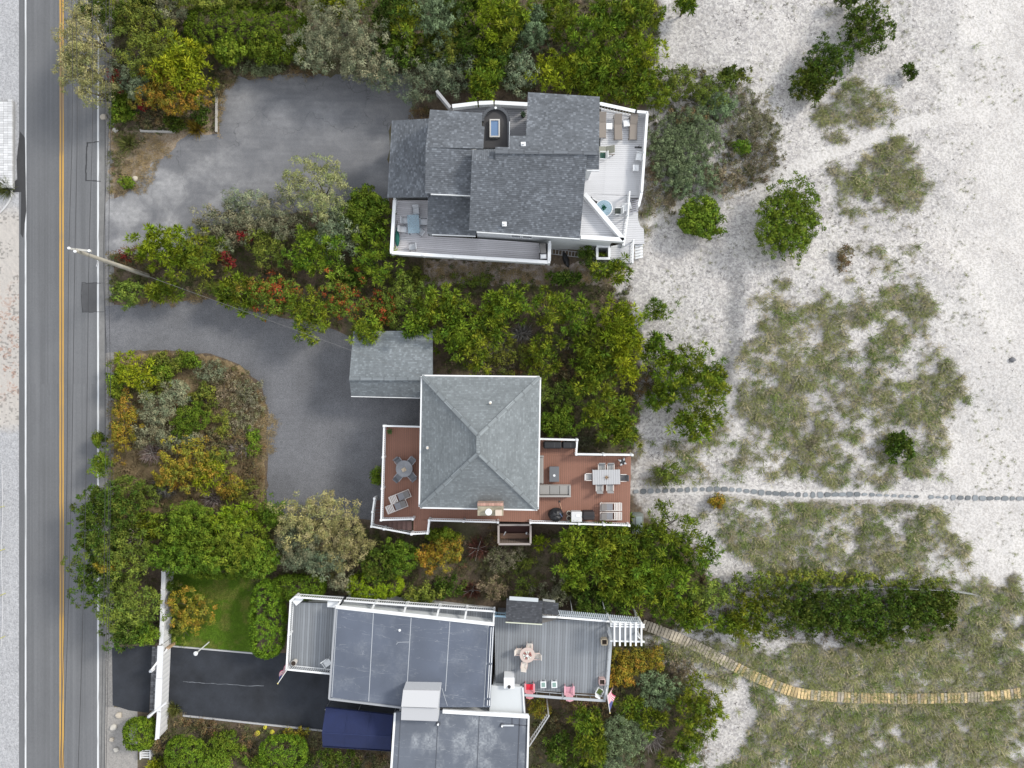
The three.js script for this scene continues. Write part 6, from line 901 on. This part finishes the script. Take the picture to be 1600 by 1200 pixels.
function tuft(seed, n, len, wid, spread, wind = 0) {
  const L = new Leaves(), r = rng(seed);
  for (let k = 0; k < n; k++) {
    const a = wind && r() < 0.6 ? 2.2 + 1.6 * (r() + r() - 1) : r() * 6.283, t = 0.2 + 0.85 * r(), l = len * (0.5 + 0.7 * r()), q = spread * r(), x = Math.cos(a + r()) * q, z = Math.sin(a + r()) * q, b = [-Math.sin(a), 0, Math.cos(a)], v = 0.7 + 0.6 * r(), c = [v, v * (0.95 + 0.1 * r()), v * (0.8 + 0.3 * r())];
    const d1 = [Math.cos(a) * Math.sin(t), Math.cos(t), Math.sin(a) * Math.sin(t)], t2 = t + 0.6, d2 = [Math.cos(a) * Math.sin(t2), Math.cos(t2), Math.sin(a) * Math.sin(t2)];
    L.add(x, 0, z, ...d1, ...b, l * 0.6, wid, c, 0, 1, 0); L.add(x + d1[0] * l * 0.45, d1[1] * l * 0.45, z + d1[2] * l * 0.45, ...d2, ...b, l * 0.6, wid * 0.9, c, 0, 1, 0);
  }
  return L.geo();
}
{
  const tufts = [tuft(1, 13, 0.5, 0.04, 0.1, 1), tuft(2, 12, 0.6, 0.04, 0.12, 1), tuft(3, 14, 0.42, 0.038, 0.1, 1)].map((g) => { g.deleteAttribute('color'); return g; });
  const jitter = (c, r, a = 0.75) => { const v = 1 - a / 2 + a * r(); return c.map((x) => x * v); };
  const olive = [0.185, 0.2, 0.075], straw = [0.33, 0.29, 0.17], greyG = [0.23, 0.215, 0.165], green = [0.135, 0.175, 0.05];
  scatter('dune_grass', ['olive beach grass growing over the dunes', 'taller olive beach grass growing over the dunes', 'short olive beach grass growing over the dunes'], tufts, null, (r, put) => {
    for (let k = 0; k < 100000; k++) { const px = 985 + 660 * r(), py = -20 + 1250 * r(), g = grassAt(px, py); if (g < 0.1 || r() > g * 0.6) continue; if (nearLine(px, py, PATHMID) < 11 || nearLine(px, py, PATHTOP) < 9) continue; if (px < 985 || (px < 1012 && py > 712 && py < 820)) continue; const p = P(px, py), u = fbm(px / 26 + 8, py / 26, 3), q = r(); put(p.x, p.z, 0.65 + 0.6 * r(), jitter(q < 0.22 ? straw : q < 0.42 ? greyG : u > 0.56 ? green : olive, r)); }
    for (let k = 0; k < 4200; k++) { const px = 1030 + 570 * r(), py = -10 + 1220 * r(); if (px < piecewise(BOUND, py) + 20 || nearLine(px, py, PATHMID) < 10 || nearLine(px, py, PATHTOP) < 9) continue; if (fbm(px / 50 + 2, py / 50, 2) < 0.47 + 0.08 * ss(1450, 1560, px)) continue; const p = P(px, py); put(p.x, p.z, 0.25 + 0.3 * r(), jitter(r() < 0.5 ? greyG : olive, r)); }
  }, 31);
  // litter-loving brush: leafy tangles on the soil under and between the shrubs
  const clump = (seed, w, l) => { const L = new Leaves(), r = rng(seed); for (let k = 0; k < 26; k++) { const e = unit(r); e[1] = Math.abs(e[1]); const n = norm(e), t = norm(cross(n, unit(r))), b = norm(cross(n, t)), v = 0.75 + 0.5 * r(); L.add(n[0] * 0.26 * r(), n[1] * 0.22, n[2] * 0.26 * r(), ...t, ...b, l, w, [v, v, v], ...n); } return L.geo(); };
  const cl = [clump(5, 0.08, 0.18), clump(6, 0.045, 0.28), tuft(9, 14, 0.4, 0.03, 0.16)].map((g) => { g.deleteAttribute('color'); return g; });
  const BRUSH = [[[[172, 0], [480, 0], [1030, 0], [1030, 150], [940, 160], [830, 150], [690, 150], [640, 112], [480, 112], [372, 112], [340, 205], [230, 210], [172, 300]], 1], [[[172, 400], [300, 392], [345, 352], [470, 336], [560, 336], [606, 316], [612, 400], [860, 418], [985, 412], [985, 450], [1000, 700], [905, 705], [905, 680], [850, 680], [850, 580], [680, 580], [680, 515], [560, 520], [400, 480], [330, 460], [172, 470]], 1], [[[172, 560], [260, 552], [330, 558], [372, 575], [400, 602], [412, 645], [410, 785], [440, 812], [600, 820], [670, 840], [980, 826], [1090, 850], [1110, 900], [1120, 1000], [1000, 965], [940, 958], [872, 945], [780, 935], [620, 930], [460, 925], [395, 1000], [395, 895], [258, 892], [250, 1005], [178, 1005], [172, 800]], 1], [[[960, 985], [1060, 1010], [1110, 1080], [1100, 1205], [830, 1205], [830, 1110], [945, 1100], [958, 1010]], 1], [[[260, 1122], [290, 1124], [505, 1148], [505, 1175], [608, 1180], [608, 1205], [230, 1205], [255, 1160]], 1], [[[1010, 110], [1140, 110], [1220, 200], [1215, 280], [1060, 320], [1010, 320]], 0.8], [[[1120, 912], [1490, 915], [1490, 1000], [1200, 1000], [1120, 990]], 0.7]];
  const ROOFS = [[[600, 180], [670, 140], [1012, 150], [1010, 400], [860, 412], [605, 400]], [[540, 512], [685, 512], [685, 580], [850, 580], [850, 680], [905, 680], [905, 705], [990, 705], [990, 822], [840, 822], [832, 852], [775, 852], [775, 820], [675, 818], [670, 838], [575, 828], [575, 775], [595, 660], [540, 620]]];
  const earth = [[0.155, 0.095, 0.055], [0.1, 0.085, 0.045], [0.085, 0.1, 0.035], [0.115, 0.115, 0.045], [0.17, 0.13, 0.085], [0.07, 0.085, 0.03]];
  scatter('undergrowth', ['low leafy undergrowth between the shrubs', 'low wiry undergrowth between the shrubs', 'low grassy undergrowth between the shrubs'], cl, null, (r, put) => {
    for (let k = 0; k < 52000; k++) { const px = 170 + 1330 * r(), py = 1210 * r(), b = BRUSH.find(([q]) => inside(px, py, q)); if (!b || r() > b[1] * 0.75 || ROOFS.some((q) => inside(px, py, q)) || inside(px, py, DRIVE1) || inside(px, py, DRIVE2)) continue; if (inside(px, py, STRAW) && r() < 0.85) continue; const p = P(px, py), isl = inside(px, py, ISLAND) && py < 790; const u = fbm(px / 30 + 60, py / 30, 2); let c = earth[Math.floor((0.55 * u + 0.45 * r()) * 5.99)]; if (isl) c = r() < 0.6 ? [0.2, 0.15, 0.085] : r() < 0.6 ? [0.13, 0.125, 0.05] : [0.17, 0.12, 0.06]; put(p.x, p.z, 0.6 + 0.8 * r(), jitter(c, r, 0.4)); }
  }, 33);
  const lt = [tuft(12, 14, 0.12, 0.02, 0.1)].map((g) => { g.deleteAttribute('color'); return g; });
  scatter('lawn_grass', ['short bright green grass of the small lawn'], lt, null, (r, put) => { for (let k = 0; k < 9000; k++) { const px = 264 + 134 * r(), py = 898 + 118 * r(); if (py > 1007 + (px - 262) * 0.085) continue; const p = P(px, py); const pa = fbm(px / 16, py / 16 + 3, 3); put(p.x, p.z, 0.8 + 0.6 * r(), jitter(r() < 0.15 + 1.1 * ss(0.66, 0.42, pa) ? [0.1, 0.18, 0.016] : [0.17, 0.19, 0.04], r)); } }, 35);
  // dry grass at the drive edges and verges
  scatter('dry_grass', ['dry tan grass along the edges of the drives'], [tuft(21, 16, 0.3, 0.026, 0.14)].map((g) => { g.deleteAttribute('color'); return g; }), null, (r, put) => {
    const EDGE = [[[178, 212], [236, 205], [272, 240], [235, 280], [220, 300], [178, 305]], [[340, 105], [378, 108], [350, 150], [345, 210], [338, 210]], [[350, 106], [480, 110], [480, 120], [370, 122]], [[215, 462], [330, 458], [330, 474], [215, 478]], [[395, 600], [418, 630], [440, 660], [424, 720], [408, 720], [405, 640]], [[280, 1118], [320, 1124], [320, 1140], [270, 1130]], [[660, 408], [960, 420], [960, 445], [660, 442]]];
    for (let k = 0; k < 75000; k++) { const px = 170 + 800 * r(), py = 100 + 1060 * r(); if (!EDGE.some((q) => inside(px + 14 * (vn(px / 9, py / 9) - 0.5), py + 14 * (vn(py / 9, px / 9) - 0.5), q)) || r() < 0.25) continue; const p = P(px, py); put(p.x, p.z, 0.6 + 0.6 * r(), jitter(r() < 0.6 ? [0.3, 0.22, 0.11] : [0.24, 0.2, 0.13], r)); }
  }, 37);
}
{
  const piece = (seed) => { const r = rng(seed), gs = []; for (let k = 0; k < 4; k++) { const a = r() * 6.283, x = (r() - 0.5) * 0.3, z = (r() - 0.5) * 0.3, l = 0.12 + 0.25 * r(); gs.push(rod(V(x, 0.02, z), V(x + Math.cos(a) * l, 0.02 + 0.05 * r(), z + Math.sin(a) * l), 0.022, 0.012, 4)); } return merge(gs); };
  scatter('beach_debris', ['scraps of dark seaweed and twigs strewn over the sand', 'scraps of dark driftwood and twigs strewn over the sand'], [piece(3), piece(8)], null, (r, put) => { for (let k = 0; k < 3200; k++) { const px = 1010 + 600 * r(), py = 1215 * r(); if (px < piecewise(BOUND, py) + 14 || nearLine(px, py, PATHMID) < 8 || nearLine(px, py, PATHTOP) < 9 || fbm(px / 34 + 12, py / 34 + 5, 2) < 0.46) continue; const p = P(px, py), v = 0.6 + 0.8 * r(); if (px > 1440 && r() < 0.6) continue; put(p.x, p.z, (0.3 + 0.6 * r()) * (px > 1440 ? 0.75 : 1), [0.09 * v, 0.08 * v, 0.07 * v]); } }, 39);
}
renderer.render(scene, camera);
